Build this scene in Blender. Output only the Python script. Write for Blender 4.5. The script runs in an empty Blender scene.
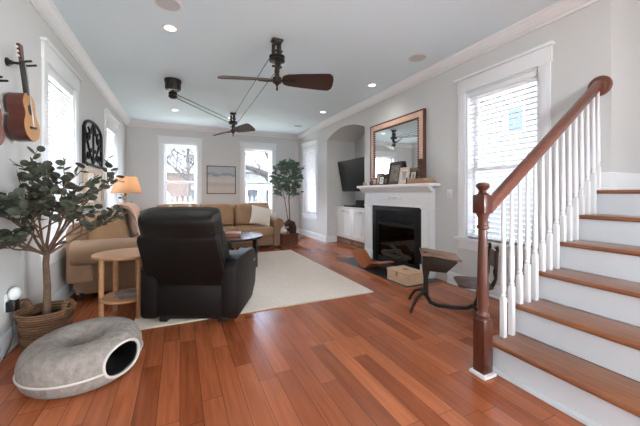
import bpy, bmesh, math, random
from mathutils import Vector, Matrix, Euler

random.seed(11)
R = math.radians
SC = bpy.context.scene
COL = SC.collection
PI = math.pi

# ------------------------------------------------------------------ camera, world, light, exposure
F, HY, H = 305.0, 194.0, 1.12
TH = math.atan(140 / F)
cs, sn = math.cos(TH), math.sin(TH)
cd = bpy.data.cameras.new('camera')
cam = bpy.data.objects.new('camera', cd)
COL.objects.link(cam)
cam.location = (0, 0, H)
cam.rotation_euler = (R(90), 0, -TH)
cd.sensor_width = 36
cd.lens = F / 640 * 36
cd.shift_y = -(213 - HY) / 640
cd.clip_start = .02
SC.camera = cam
SC.view_settings.view_transform = 'Standard'
SC.view_settings.look = 'None'
SC.view_settings.gamma = 1
SC.view_settings.use_curve_mapping = False
SC.view_settings.exposure = 2.28

w = bpy.data.worlds.new('sky')
SC.world = w
w.use_nodes = True
nt = w.node_tree
bg = nt.nodes['Background']
tc = nt.nodes.new('ShaderNodeTexCoord')
nz = nt.nodes.new('ShaderNodeTexNoise')
nz.inputs['Scale'].default_value = 3.0
nz.inputs['Detail'].default_value = 5
rp = nt.nodes.new('ShaderNodeValToRGB')
rp.color_ramp.elements[0].position = .42
rp.color_ramp.elements[0].color = (.50, .68, 1, 1)
rp.color_ramp.elements[1].position = .58
rp.color_ramp.elements[1].color = (1, 1, 1, 1)
nt.links.new(tc.outputs['Generated'], nz.inputs['Vector'])
nt.links.new(nz.outputs['Fac'], rp.inputs['Fac'])
nt.links.new(rp.outputs['Color'], bg.inputs['Color'])
bg.inputs['Strength'].default_value = 5.6


def area(name, loc, rot, sx, sy, power, color=(1, 1, 1)):
    l = bpy.data.lights.new(name, 'AREA')
    l.shape = 'RECTANGLE'
    l.size, l.size_y = sx, sy
    l.energy = power
    l.color = color
    o = bpy.data.objects.new(name, l)
    o.location = loc
    o.rotation_euler = rot
    COL.objects.link(o)
    return o


# added fill lamps behind the camera, tilted up, at two made-up openings
XL_REAR = -1.05
area('fill_light_rear_right', (4.15, -4.0, 1.2), (R(125), 0, R(58)), 2.1, 2.0, 85, (.94, .98, 1))
area('fill_light_rear_left', (XL_REAR, -3.9, 1.45), (R(128), 0, R(-62)), .9, 1.6, 42, (.94, .98, 1))


# ------------------------------------------------------------------ materials
def lin(c):
    return tuple(((v / 255) / 12.92 if v / 255 <= .04045 else ((v / 255 + .055) / 1.055) ** 2.4) for v in c) + (1,)


def mat(name, c, rough=.6, metal=0, vary=None, vs=8, bump=0, bs=60, spec=.5, coat=0, stretch=None, emit=None, es=0):
    m = bpy.data.materials.new(name)
    m.use_nodes = True
    n, l = m.node_tree.nodes, m.node_tree.links
    b = n['Principled BSDF']
    b.inputs['Base Color'].default_value = lin(c)
    b.inputs['Roughness'].default_value = rough
    b.inputs['Metallic'].default_value = metal
    b.inputs['Specular IOR Level'].default_value = spec
    b.inputs['Coat Weight'].default_value = coat
    if emit:
        b.inputs['Emission Color'].default_value = lin(emit)
        b.inputs['Emission Strength'].default_value = es
    if vary or bump:
        t = n.new('ShaderNodeTexCoord')
        mp = n.new('ShaderNodeMapping')
        if stretch:
            mp.inputs['Scale'].default_value = stretch
        l.new(t.outputs['Object'], mp.inputs['Vector'])
    if vary:
        z = n.new('ShaderNodeTexNoise')
        z.inputs['Scale'].default_value = vs
        z.inputs['Detail'].default_value = 6
        z.inputs['Roughness'].default_value = .6
        r = n.new('ShaderNodeValToRGB')
        r.color_ramp.elements[0].position = .3
        r.color_ramp.elements[0].color = lin(c)
        r.color_ramp.elements[1].position = .7
        r.color_ramp.elements[1].color = lin(vary)
        l.new(mp.outputs['Vector'], z.inputs['Vector'])
        l.new(z.outputs['Fac'], r.inputs['Fac'])
        l.new(r.outputs['Color'], b.inputs['Base Color'])
    if bump:
        z2 = n.new('ShaderNodeTexNoise')
        z2.inputs['Scale'].default_value = bs
        z2.inputs['Detail'].default_value = 4
        bp = n.new('ShaderNodeBump')
        bp.inputs['Strength'].default_value = bump
        bp.inputs['Distance'].default_value = .01
        l.new(mp.outputs['Vector'], z2.inputs['Vector'])
        l.new(z2.outputs['Fac'], bp.inputs['Height'])
        l.new(bp.outputs['Normal'], b.inputs['Normal'])
    return m


def floor_mat():
    m = bpy.data.materials.new('hardwood_planks')
    m.use_nodes = True
    n, l = m.node_tree.nodes, m.node_tree.links
    b = n['Principled BSDF']
    t = n.new('ShaderNodeTexCoord')
    sep = n.new('ShaderNodeSeparateXYZ')
    l.new(t.outputs['Object'], sep.inputs[0])

    def M(op, a, b_=None, c_=None):
        q = n.new('ShaderNodeMath')
        q.operation = op
        for i, v in enumerate((a, b_, c_)):
            if v is None:
                continue
            if isinstance(v, (int, float)):
                q.inputs[i].default_value = v
            else:
                l.new(v, q.inputs[i])
        return q.outputs[0]
    W = .108
    u = M('DIVIDE', sep.outputs[0], W)
    row = M('FLOOR', u)
    fu = M('FRACT', u)
    wn = n.new('ShaderNodeTexWhiteNoise')
    wn.noise_dimensions = '1D'
    l.new(row, wn.inputs['W'])
    yy = M('ADD', M('DIVIDE', sep.outputs[1], .92), M('MULTIPLY', wn.outputs['Value'], 7.3))
    pl = M('FLOOR', yy)
    fv = M('FRACT', yy)
    cmb = n.new('ShaderNodeCombineXYZ')
    l.new(row, cmb.inputs[0])
    l.new(pl, cmb.inputs[1])
    wn2 = n.new('ShaderNodeTexWhiteNoise')
    wn2.noise_dimensions = '2D'
    l.new(cmb.outputs[0], wn2.inputs['Vector'])
    ramp = n.new('ShaderNodeValToRGB')
    e = ramp.color_ramp.elements
    e[0].position = 0
    e[0].color = lin((144, 75, 43))
    e[1].position = 1
    e[1].color = lin((186, 107, 66))
    x = e.new(.25)
    x.color = lin((158, 85, 50))
    x = e.new(.75)
    x.color = lin((174, 98, 61))
    l.new(wn2.outputs['Value'], ramp.inputs['Fac'])
    mp = n.new('ShaderNodeMapping')
    mp.inputs['Scale'].default_value = (34, 2.2, 1)
    l.new(t.outputs['Object'], mp.inputs['Vector'])
    addv = n.new('ShaderNodeVectorMath')
    addv.operation = 'ADD'
    l.new(mp.outputs[0], addv.inputs[0])
    l.new(wn2.outputs['Color'], addv.inputs[1])
    g = n.new('ShaderNodeTexNoise')
    g.inputs['Scale'].default_value = 1.0
    g.inputs['Detail'].default_value = 5
    g.inputs['Distortion'].default_value = .6
    l.new(addv.outputs[0], g.inputs['Vector'])
    gr = n.new('ShaderNodeValToRGB')
    gr.color_ramp.elements[0].position = .3
    gr.color_ramp.elements[0].color = (.76, .73, .71, 1)
    gr.color_ramp.elements[1].position = .65
    gr.color_ramp.elements[1].color = (1.08, 1.08, 1.08, 1)
    l.new(g.outputs['Fac'], gr.inputs['Fac'])
    mul = n.new('ShaderNodeMixRGB')
    mul.blend_type = 'MULTIPLY'
    mul.inputs[0].default_value = 1
    l.new(ramp.outputs[0], mul.inputs[1])
    l.new(gr.outputs[0], mul.inputs[2])
    # seams
    du = M('MULTIPLY', M('MINIMUM', fu, M('SUBTRACT', 1, fu)), W)
    dv = M('MULTIPLY', M('MINIMUM', fv, M('SUBTRACT', 1, fv)), .92)
    d = M('MINIMUM', du, dv)
    seam = M('LESS_THAN', d, .0016)
    mx = n.new('ShaderNodeMixRGB')
    l.new(M('MULTIPLY', seam, .75), mx.inputs[0])
    l.new(mul.outputs[0], mx.inputs[1])
    mx.inputs[2].default_value = lin((52, 24, 14))
    l.new(mx.outputs[0], b.inputs['Base Color'])
    b.inputs['Roughness'].default_value = .27
    b.inputs['Specular IOR Level'].default_value = .5
    bp = n.new('ShaderNodeBump')
    bp.inputs['Strength'].default_value = .1
    bp.inputs['Distance'].default_value = .003
    l.new(M('SUBTRACT', g.outputs['Fac'], M('MULTIPLY', seam, 1.5)), bp.inputs['Height'])
    l.new(bp.outputs['Normal'], b.inputs['Normal'])
    return m


def weave(name, c, c2):
    """woven strands: rows offset like brickwork round the basket"""
    m = mat(name, c, .75)
    n, l = m.node_tree.nodes, m.node_tree.links
    b = n['Principled BSDF']
    t = n.new('ShaderNodeTexCoord')
    s = n.new('ShaderNodeSeparateXYZ')
    l.new(t.outputs['Object'], s.inputs[0])
    at = n.new('ShaderNodeMath')
    at.operation = 'ARCTAN2'
    l.new(s.outputs[1], at.inputs[0])
    l.new(s.outputs[0], at.inputs[1])
    cb = n.new('ShaderNodeCombineXYZ')
    l.new(at.outputs[0], cb.inputs[0])
    l.new(s.outputs[2], cb.inputs[1])
    br = n.new('ShaderNodeTexBrick')
    br.inputs['Scale'].default_value = 1
    br.inputs['Brick Width'].default_value = .24
    br.inputs['Row Height'].default_value = .018
    br.inputs['Mortar Size'].default_value = .004
    br.inputs['Mortar Smooth'].default_value = .6
    br.inputs['Color1'].default_value = lin(c)
    br.inputs['Color2'].default_value = lin(tuple(int(v * .82) for v in c))
    br.inputs['Mortar'].default_value = lin(c2)
    l.new(cb.outputs[0], br.inputs['Vector'])
    l.new(br.outputs['Color'], b.inputs['Base Color'])
    bp = n.new('ShaderNodeBump')
    bp.invert = True
    bp.inputs['Distance'].default_value = .01
    l.new(br.outputs['Fac'], bp.inputs['Height'])
    l.new(bp.outputs['Normal'], b.inputs['Normal'])
    return m


def glass_mat(name='window_glass', tint=(1, 1, 1, 1), refl=.06):
    m = bpy.data.materials.new(name)
    m.use_nodes = True
    n, l = m.node_tree.nodes, m.node_tree.links
    n.remove(n['Principled BSDF'])
    out = n['Material Output']
    a = n.new('ShaderNodeBsdfTransparent')
    a.inputs[0].default_value = tint
    g = n.new('ShaderNodeBsdfGlossy')
    g.inputs['Roughness'].default_value = .02
    mx = n.new('ShaderNodeMixShader')
    mx.inputs[0].default_value = refl
    l.new(a.outputs[0], mx.inputs[1])
    l.new(g.outputs[0], mx.inputs[2])
    l.new(mx.outputs[0], out.inputs[0])
    return m


def trans_mat(name, c, f=.4, glow=None, gs=0):
    m = bpy.data.materials.new(name)
    m.use_nodes = True
    n, l = m.node_tree.nodes, m.node_tree.links
    n.remove(n['Principled BSDF'])
    out = n['Material Output']
    a = n.new('ShaderNodeBsdfDiffuse')
    a.inputs[0].default_value = lin(c)
    g = n.new('ShaderNodeBsdfTranslucent')
    g.inputs[0].default_value = lin(c)
    mx = n.new('ShaderNodeMixShader')
    mx.inputs[0].default_value = f
    l.new(a.outputs[0], mx.inputs[1])
    l.new(g.outputs[0], mx.inputs[2])
    l.new(mx.outputs[0], out.inputs[0])
    return m


def canvas_mat():
    m = mat('beach_painting', (200, 195, 190), .8)
    n, l = m.node_tree.nodes, m.node_tree.links
    b = n['Principled BSDF']
    t = n.new('ShaderNodeTexCoord')
    z = n.new('ShaderNodeTexNoise')
    mp = n.new('ShaderNodeMapping')
    mp.inputs['Scale'].default_value = (3, 1, 12)
    z.inputs['Scale'].default_value = 1.6
    z.inputs['Detail'].default_value = 6
    l.new(t.outputs['Generated'], mp.inputs[0])
    l.new(mp.outputs[0], z.inputs['Vector'])
    s = n.new('ShaderNodeSeparateXYZ')
    l.new(t.outputs['Generated'], s.inputs[0])
    ma = n.new('ShaderNodeMath')
    ma.operation = 'MULTIPLY_ADD'
    l.new(z.outputs['Fac'], ma.inputs[0])
    ma.inputs[1].default_value = .34
    l.new(s.outputs[2], ma.inputs[2])
    r = n.new('ShaderNodeValToRGB')
    e = r.color_ramp.elements
    e[0].position = 0
    e[0].color = lin((196, 184, 174))
    e[1].position = 1
    e[1].color = lin((176, 184, 190))
    for p, c in ((.35, (202, 194, 186)), (.5, (184, 178, 174)), (.62, (204, 199, 194)), (.8, (194, 188, 184)), (.86, (136, 150, 162)), (.9, (146, 160, 172)), (.95, (176, 184, 190))):
        x = e.new(p)
        x.color = lin(c)
    l.new(ma.outputs[0], r.inputs[0])
    l.new(r.outputs[0], b.inputs['Base Color'])
    return m


MT = dict(
    wall=mat('wall_paint', (204, 204, 202), .75, bump=.03, bs=200),
    ceil=mat('ceiling_paint', (226, 242, 249), .85),
    white=mat('white_trim_paint', (228, 229, 230), .4),
    cabw=mat('white_cabinet_paint', (226, 226, 225), .45),
    floor=floor_mat(),
    glass=glass_mat(),
    blind=trans_mat('white_blind_slat', (208, 208, 207), .04),
    blindr=mat('white_open_blind', (236, 237, 238), .5),
    rug=mat('beige_rug', (224, 212, 200), .95, vary=(210, 197, 183), vs=30, bump=.5, bs=150),
    slate=mat('dark_slate', (62, 62, 64), .45, vary=(42, 42, 44), vs=9),
    leather=mat('black_leather', (13, 9, 7), .5, vary=(18, 13, 11), vs=4, bump=.15, bs=90, spec=.25),
    leather2=mat('black_leather_cushion', (15, 11, 9), .46, vary=(20, 15, 12), vs=5, bump=.2, bs=60, spec=.3),
    dark=mat('black_plastic', (18, 18, 18), .4),
    iron=mat('black_iron', (17, 16, 16), .5, spec=.25),
    bronze=mat('aged_bronze', (60, 56, 52), .38, metal=.8),
    steel=mat('brushed_steel', (170, 170, 170), .3, metal=1),
    sofa=mat('tan_sofa_fabric', (146, 116, 90), .85, vary=(134, 105, 81), vs=5, bump=.25, bs=220),
    sofacush=mat('tan_sofa_cushion', (176, 141, 109), .85, vary=(163, 128, 98), vs=6, bump=.25, bs=180),
    cream=mat('cream_fabric', (226, 213, 200), .9, bump=.3, bs=150),
    olive=mat('khaki_cushion', (160, 126, 92), .85, vary=(148, 114, 82), vs=6, bump=.2, bs=180),
    throw=mat('blush_throw', (198, 166, 146), .9, vary=(178, 144, 124), vs=18, bump=.6, bs=40),
    felt=mat('grey_felt', (154, 145, 138), .95, vary=(122, 113, 107), vs=26, bump=.5, bs=120),
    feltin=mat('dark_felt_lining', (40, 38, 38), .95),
    zipm=mat('pale_zip_tape', (196, 188, 182), .8),
    wicker=weave('brown_wicker', (138, 100, 68), (70, 48, 33)),
    wicker2=weave('dark_red_wicker', (150, 94, 68), (82, 50, 36)),
    bark=mat('pale_bark', (112, 88, 68), .85, vary=(84, 64, 50), vs=30, bump=.6, bs=50),
    bark2=mat('grey_brown_bark', (42, 36, 32), .9, vary=(28, 24, 22), vs=8, bump=.8, bs=20),
    leaf=mat('eucalyptus_leaf', (70, 76, 63), .5, vary=(48, 54, 43), vs=12),
    leaf2=mat('ficus_leaf', (70, 98, 80), .45, vary=(104, 130, 112), vs=10),
    oak=mat('light_oak', (182, 136, 96), .45, vary=(160, 114, 76), vs=5, stretch=(1, 9, 9)),
    cherry=mat('red_cherry', (92, 46, 31), .3, vary=(74, 36, 24), vs=5, stretch=(8, 8, 1), coat=.3),
    rail=mat('handrail_cherry', (122, 72, 56), .28, vary=(98, 56, 43), vs=5, stretch=(1, 8, 8), coat=.3),
    tread=mat('stair_tread_oak', (156, 98, 62), .3, vary=(116, 68, 42), vs=4, stretch=(14, 1, 6), coat=.2),
    riser=mat('riser_paint', (206, 209, 212), .5),
    walnut=mat('dark_walnut', (62, 38, 28), .35, vary=(46, 28, 20), vs=5, stretch=(2, 9, 9)),
    blade=mat('fan_blade_mahogany', (58, 33, 26), .4, vary=(44, 25, 20), vs=6, stretch=(2, 14, 4)),
    espresso=mat('espresso_wood', (34, 28, 26), .22, coat=.3),
    deskwood=mat('worn_desk_wood', (48, 33, 20), .5, vary=(38, 26, 16), vs=6, spec=.2, stretch=(2, 12, 12)),
    desktop=mat('worn_desk_lid', (124, 88, 66), .4, vary=(104, 72, 52), vs=6, stretch=(2, 12, 12)),
    seatw=mat('dark_seat_wood', (84, 54, 44), .4, vary=(66, 42, 34), vs=6, stretch=(2, 12, 12)),
    castiron=mat('painted_cast_iron', (48, 38, 26), .55, vary=(38, 30, 21), vs=20, spec=.3),
    pine=mat('pale_pine', (214, 184, 156), .6, vary=(198, 164, 134), vs=5, stretch=(8, 1, 8)),
    ply=mat('bent_plywood', (168, 100, 58), .4, vary=(142, 80, 46), vs=5, stretch=(9, 1, 1)),
    honey=mat('spruce_top', (206, 150, 84), .3, vary=(188, 130, 66), vs=6, stretch=(1, 14, 1), coat=.4),
    mahog=mat('mahogany_side', (84, 34, 24), .3, vary=(64, 26, 18), vs=6, coat=.4),
    mahog2=mat('red_brown_uke', (140, 72, 46), .35, vary=(116, 56, 36), vs=6, coat=.3),
    ebony=mat('ebony', (30, 24, 22), .4),
    ivory=mat('ivory', (225, 220, 208), .4),
    mirror=mat('mirror_glass', (235, 238, 238), .02, metal=1),
    mframe=mat('pink_gilt_frame', (226, 188, 166), .45, vary=(212, 170, 146), vs=20),
    mframe2=mat('red_brown_frame_edge', (92, 54, 42), .45),
    tvscreen=mat('tv_screen', (6, 6, 7), .5, spec=.2),
    firebrick=mat('black_firebox', (20, 19, 19), .6),
    fireglass=mat('fire_glass', (12, 12, 12), .12),
    marble=mat('black_stone_surround', (12, 11, 11), .4, vary=(17, 16, 15), vs=12, spec=.2),
    logm=mat('ceramic_log', (74, 60, 52), .9, vary=(40, 34, 30), vs=20, bump=.6, bs=40),
    photo=mat('photo_print', (206, 204, 200), .4, vary=(70, 66, 64), vs=20),
    photo2=mat('dark_photo_print', (70, 58, 50), .4, vary=(140, 128, 116), vs=22),
    canvas=canvas_mat(),
    shade=trans_mat('lamp_shade_cloth', (206, 174, 146), .45),
    candle=mat('tan_ceramic', (190, 160, 130), .6),
    vent=mat('brown_vent', (92, 54, 38), .5),
    screw=mat('speaker_mesh', (196, 199, 201), .8),
    lampglass=mat('lit_downlight', (250, 250, 250), .5, emit=(255, 250, 240), es=1.2),
    bulb=mat('warm_bulb', (255, 214, 160), .5, emit=(255, 206, 150), es=1.0),
    grass=mat('lawn_paled_for_bounce', (196, 190, 172), .95, vary=(178, 176, 152), vs=2),  # ground colour paled to bounce sky light up onto the ceiling
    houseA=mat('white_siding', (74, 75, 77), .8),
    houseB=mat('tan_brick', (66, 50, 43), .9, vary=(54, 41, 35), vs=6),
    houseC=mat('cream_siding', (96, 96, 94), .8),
    roof=mat('grey_shingle', (80, 79, 80), .9),
    pane=mat('dark_pane', (34, 38, 44), .2),
    bluepane=mat('blue_sky_pane', (72, 84, 104), .9, spec=.1),
    fence=mat('white_picket', (84, 81, 78), .7),
    bush=mat('bare_brush', (142, 118, 100), .95, vary=(110, 96, 80), vs=8),
    darkgreen=mat('evergreen', (70, 78, 62), .9),
)


# ------------------------------------------------------------------ mesh builder
class MB:
    def __init__(s):
        s.bm = bmesh.new()

    def _add(s, t, M=None):
        if M is not None:
            t.transform(M)
        me = bpy.data.meshes.new('tmp')
        t.to_mesh(me)
        t.free()
        s.bm.from_mesh(me)
        bpy.data.meshes.remove(me)
        return s

    def box(s, a, b, bev=0, seg=2, M=None):
        t = bmesh.new()
        lo = [min(a[i], b[i]) for i in range(3)]
        hi = [max(a[i], b[i]) for i in range(3)]
        bmesh.ops.create_cube(t, size=1)
        for v in t.verts:
            v.co = Vector([(lo[i] + hi[i]) / 2 + v.co[i] * (hi[i] - lo[i]) for i in range(3)])
        if bev:
            bev = min(bev, .49 * min(hi[i] - lo[i] for i in range(3)))
            bmesh.ops.bevel(t, geom=t.edges[:], offset=bev, segments=seg, profile=.5, affect='EDGES')
        return s._add(t, M)

    def prism(s, poly, axis, a, b, bev=0, M=None):
        """poly 2D in the two other axes (in xyz order), extruded along axis from a to b"""
        t = bmesh.new()

        def mk(p, d):
            q = list(p)
            q.insert(axis, d)
            return t.verts.new(q)
        A = [mk(p, a) for p in poly]
        B = [mk(p, b) for p in poly]
        n = len(poly)
        t.faces.new(A)
        t.faces.new(B[::-1])
        for i in range(n):
            t.faces.new([A[i], B[i], B[(i + 1) % n], A[(i + 1) % n]])
        bmesh.ops.recalc_face_normals(t, faces=t.faces[:])
        if bev:
            bmesh.ops.bevel(t, geom=[e for e in t.edges], offset=bev, segments=2, profile=.5, affect='EDGES', clamp_overlap=True)
        return s._add(t, M)

    def lathe(s, prof, c=(0, 0, 0), n=24, M=None, sx=1, sy=1):
        t = bmesh.new()
        rings = []
        for r, z in prof:
            if r < 1e-5:
                rings.append([t.verts.new((c[0], c[1], c[2] + z))])
            else:
                rings.append([t.verts.new((c[0] + r * sx * math.cos(2 * PI * k / n), c[1] + r * sy * math.sin(2 * PI * k / n), c[2] + z)) for k in range(n)])
        for A, B in zip(rings, rings[1:]):
            for k in range(n):
                k2 = (k + 1) % n
                if len(A) == 1 and len(B) == 1:
                    continue
                if len(A) == 1:
                    t.faces.new([A[0], B[k], B[k2]])
                elif len(B) == 1:
                    t.faces.new([A[k], B[0], A[k2]])
                else:
                    t.faces.new([A[k], B[k], B[k2], A[k2]])
        for rg in (rings[0], rings[-1]):
            if len(rg) > 2:
                t.faces.new(rg)
        bmesh.ops.recalc_face_normals(t, faces=t.faces[:])
        return s._add(t, M)

    def tube(s, pts, r, n=8, closed=False, M=None, flat=1):
        """sweep a round section along a polyline; r scalar or list; flat squashes the section"""
        pts = [Vector(p) for p in pts]
        k = len(pts)
        rs = r if isinstance(r, (list, tuple)) else [r] * k
        t = bmesh.new()
        rings = []
        up = None
        for i, p in enumerate(pts):
            if closed:
                d = pts[(i + 1) % k] - pts[i - 1]
            else:
                d = pts[min(i + 1, k - 1)] - pts[max(i - 1, 0)]
            d.normalize()
            if up is None:
                up = Vector((0, 0, 1)) if abs(d.z) < .9 else Vector((1, 0, 0))
            side = d.cross(up)
            if side.length < 1e-4:
                side = d.cross(Vector((0, 1, 0)))
            side.normalize()
            up = side.cross(d).normalized()
            rings.append([t.verts.new(p + rs[i] * (math.cos(2 * PI * j / n) * side + flat * math.sin(2 * PI * j / n) * up)) for j in range(n)])
        pairs = list(zip(rings, rings[1:])) + ([(rings[-1], rings[0])] if closed else [])
        for A, B in pairs:
            for j in range(n):
                t.faces.new([A[j], A[(j + 1) % n], B[(j + 1) % n], B[j]])
        if not closed:
            t.faces.new(rings[0][::-1])
            t.faces.new(rings[-1])
        bmesh.ops.recalc_face_normals(t, faces=t.faces[:])
        return s._add(t, M)

    def cyl(s, p0, p1, r0, r1=None, n=16, M=None):
        return s.tube([p0, p1], [r0, r0 if r1 is None else r1], n, M=M)

    def sphere(s, c, r, n=12, sc=(1, 1, 1), M=None):
        t = bmesh.new()
        bmesh.ops.create_uvsphere(t, u_segments=n, v_segments=max(6, n * 2 // 3), radius=r)
        for v in t.verts:
            v.co = Vector((c[0] + v.co.x * sc[0], c[1] + v.co.y * sc[1], c[2] + v.co.z * sc[2]))
        return s._add(t, M)

    def pillow(s, sx, sy, sz, M=None, p=4.0, n=20, pinch=.0, noise=0):
        """cushion: superellipse plan in x,y with a domed thickness in z"""
        t = bmesh.new()
        g = {}
        ph = [random.uniform(0, 6) for _ in range(4)]
        for side in (1, -1):
            for i in range(n + 1):
                for j in range(n + 1):
                    a, b = -1 + 2 * i / n, -1 + 2 * j / n
                    edge = i in (0, n) or j in (0, n)
                    if side == -1 and edge:
                        g[(-1, i, j)] = g[(1, i, j)]
                        continue
                    h = ((1 - abs(a) ** p) * (1 - abs(b) ** p)) ** .5
                    k = 1 - pinch * (1 - abs(a) ** 2) * abs(b) ** 6 * 1.0
                    k2 = 1 - pinch * (1 - abs(b) ** 2) * abs(a) ** 6 * 1.0
                    # round corners slightly
                    cr = 1 - .06 * (a * a * b * b) ** 2
                    dz = noise * math.sin(5 * a + ph[0] + 3 * b) * math.cos(4 * b + ph[1]) * h
                    g[(side, i, j)] = t.verts.new((a * k2 * cr * sx / 2, b * k * cr * sy / 2, side * (h * sz / 2) + dz))
        for side in (1, -1):
            for i in range(n):
                for j in range(n):
                    f = [g[(side, i, j)], g[(side, i + 1, j)], g[(side, i + 1, j + 1)], g[(side, i, j + 1)]]
                    try:
                        t.faces.new(f if side == 1 else f[::-1])
                    except ValueError:
                        pass
        bmesh.ops.recalc_face_normals(t, faces=t.faces[:])
        return s._add(t, M)

    def leaf(s, p, d, L, W, up=None, bend=.15):
        d = Vector(d).normalized()
        u = Vector(up) if up else Vector((random.uniform(-1.4, 1.4), random.uniform(-1.4, 1.4), 1))
        sd = d.cross(u)
        if sd.length < 1e-3:
            sd = Vector((1, 0, 0))
        sd.normalize()
        nn = sd.cross(d)
        p = Vector(p)
        v = s.bm.verts.new
        cc = v(p + d * L * .5 - nn * bend * W * .6)
        ring = [v(p + d * L * (.5 - .5 * math.cos(a)) + sd * W * .5 * math.sin(a) + nn * bend * W * .35 * abs(math.sin(a))) for a in [2 * PI * k / 9 for k in range(9)]]
        for k in range(9):
            s.bm.faces.new([cc, ring[k], ring[(k + 1) % 9]])
        return s

    def build(s, name, m, parent=None, world=False, smooth=35, M=None):
        me = bpy.data.meshes.new(name)
        if M is not None:
            s.bm.transform(M)
        if world and parent is not None:
            o_ = Vector((0, 0, 0))
            q = parent
            while q is not None:
                o_ += q.location
                q = q.parent
            s.bm.transform(Matrix.Translation(-o_))
        s.bm.to_mesh(me)
        s.bm.free()
        me.materials.append(MT[m] if isinstance(m, str) else m)
        if smooth:
            for p in me.polygons:
                p.use_smooth = True
            try:
                me.set_sharp_from_angle(angle=R(smooth))
            except Exception:
                pass
        o = bpy.data.objects.new(name, me)
        COL.objects.link(o)
        if parent is not None:
            o.parent = parent
        return o


def thing(name, label, cat, loc=(0, 0, 0), rz=0, group=None):
    o = bpy.data.objects.new(name, None)
    o.empty_display_size = .05
    COL.objects.link(o)
    o.location = loc
    o.rotation_euler = (0, 0, rz)
    tag(o, label, cat, group)
    return o


def tag(o, label, cat, group=None):
    o['label'] = label
    o['category'] = cat
    if group:
        o['group'] = group
    return o


def struct(name, mb, m, label=None, smooth=30):
    o = mb.build(name, m, smooth=smooth)
    o['kind'] = 'structure'
    if label:
        o['label'] = label
    o['category'] = name.split('_')[0]
    return o


def dup(root, loc=None, rz=None, label=None, group=None):
    def cp(o, par):
        c = o.copy()
        COL.objects.link(c)
        if par is not None:
            c.parent = par
        for ch in o.children:
            cp(ch, c)
        return c
    r = cp(root, None)
    if loc is not None:
        r.location = loc
    if rz is not None:
        r.rotation_euler = (0, 0, rz)
    if label:
        r['label'] = label
    if group:
        r['group'] = group
    return r


def cw(u, d, z=0):
    """a spot given by its sideways offset and depth from where the photographer stood"""
    return (u * cs + d * sn, -u * sn + d * cs, z)


def TRS(loc=(0, 0, 0), rot=(0, 0, 0)):
    return Matrix.Translation(loc) @ Euler(rot).to_matrix().to_4x4()


# ------------------------------------------------------------------ room shell
XL, XR, YB, ZC = -1.12, 3.1, 8.2, 2.8
YR = -5.6       # wall behind the camera
XS = 4.3        # side wall of the stair bay
YC = 1.23       # where the right wall ends and the stair bay opens
WZ0, WZ1 = .6, 2.33
WIN_L = [(3.6, 4.42), (6.07, 6.95)]
WIN_B = [(-.36, .39), (1.545, 2.305)]
WIN_R = [(1.765, 2.575), (6.98, 7.765)]
NY0, NY1, NZS, NZA, NXB = 4.78, 6.364, 2.365, 2.53, 3.85

struct('floor', MB().box((XL - .2, YR - .2, -.1), (XS + .2, YB + .2, 0)), 'floor', 'reddish brown hardwood plank floor')
struct('ceiling', MB().box((XL - .2, YR - .2, ZC), (XS + .2, YB + .2, ZC + .1)), 'ceil', 'smooth pale blue-grey ceiling')


def wall_with(holes, a0, a1, f):
    """boxes round window holes; f(a,z) pair -> builder box args"""
    mb = MB()
    cur = a0
    for h0, h1 in sorted(holes):
        f(mb, cur, h0, 0, ZC)
        f(mb, h0, h1, 0, WZ0)
        f(mb, h0, h1, WZ1, ZC)
        cur = h1
    f(mb, cur, a1, 0, ZC)
    return mb


struct('wall_left', wall_with(WIN_L + [(-4.4, -3.4)], YR, YB, lambda mb, a, b, z0, z1: mb.box((XL - .16, a, z0), (XL, b, z1))), 'wall', 'grey wall on the left with the guitars and shuttered windows')
struct('wall_back', wall_with(WIN_B, XL - .16, 4.0, lambda mb, a, b, z0, z1: mb.box((a, YB, z0), (b, YB + .16, z1))), 'wall', 'grey far wall with two windows')
mb = MB()
fR = lambda a, b, z0, z1: mb.box((XR, a, z0), (XR + .16, b, z1))
h0, h1 = WIN_R[0]
fR(YC, h0, 0, ZC), fR(h0, h1, 0, WZ0), fR(h0, h1, WZ1, ZC), fR(h1, NY0 - .12, 0, ZC)
mb.box((XR, NY0 - .12, 0), (NXB + .1, NY0, ZC))
mb.box((XR, NY1, 0), (NXB + .1, NY1 + .12, ZC))
mb.box((NXB, NY0, 0), (NXB + .1, NY1, ZC))
h0, h1 = WIN_R[1]
fR(NY1 + .12, h0, 0, ZC), fR(h0, h1, 0, WZ0), fR(h0, h1, WZ1, ZC), fR(h1, YB, 0, ZC)
# arched head of the niche
ym, hw, rise = (NY0 + NY1) / 2, (NY1 - NY0) / 2, NZA - NZS
rad = (hw * hw + rise * rise) / (2 * rise)
a0 = math.asin(hw / rad)
arc = [(ym + rad * math.sin(-a0 + 2 * a0 * k / 24), NZA - rad + rad * math.cos(-a0 + 2 * a0 * k / 24)) for k in range(25)]
for p, q in zip(arc, arc[1:]):
    mb.prism([p, q, (q[0], ZC), (p[0], ZC)], 0, XR, NXB)
struct('wall_right', mb, 'wall', 'grey wall on the right with the fireplace and arched niche')
struct('wall_stair', MB().box((XR + .16, YC, 0), (XS + .16, YC + .14, ZC)).box((XS, YR, 0), (XS + .16, -5.2, ZC)).box((XS, -2.9, 0), (XS + .16, YC, ZC)).box((XS, -5.2, 2.4), (XS + .16, -2.9, ZC)), 'wall', 'pale grey wall behind the stair landing')
struct('wall_rear', MB().box((XL - .16, YR - .16, 0), (XS + .16, YR, ZC)), 'wall', 'grey wall behind the viewer')

struct('wall_light_block', MB().box((XR, -.95, 0), (XS, -.8, ZC)), 'wall', 'unseen grey wall added to keep light off the stair landing wall')  # unseen wall added to shade the wall behind the landing
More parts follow.
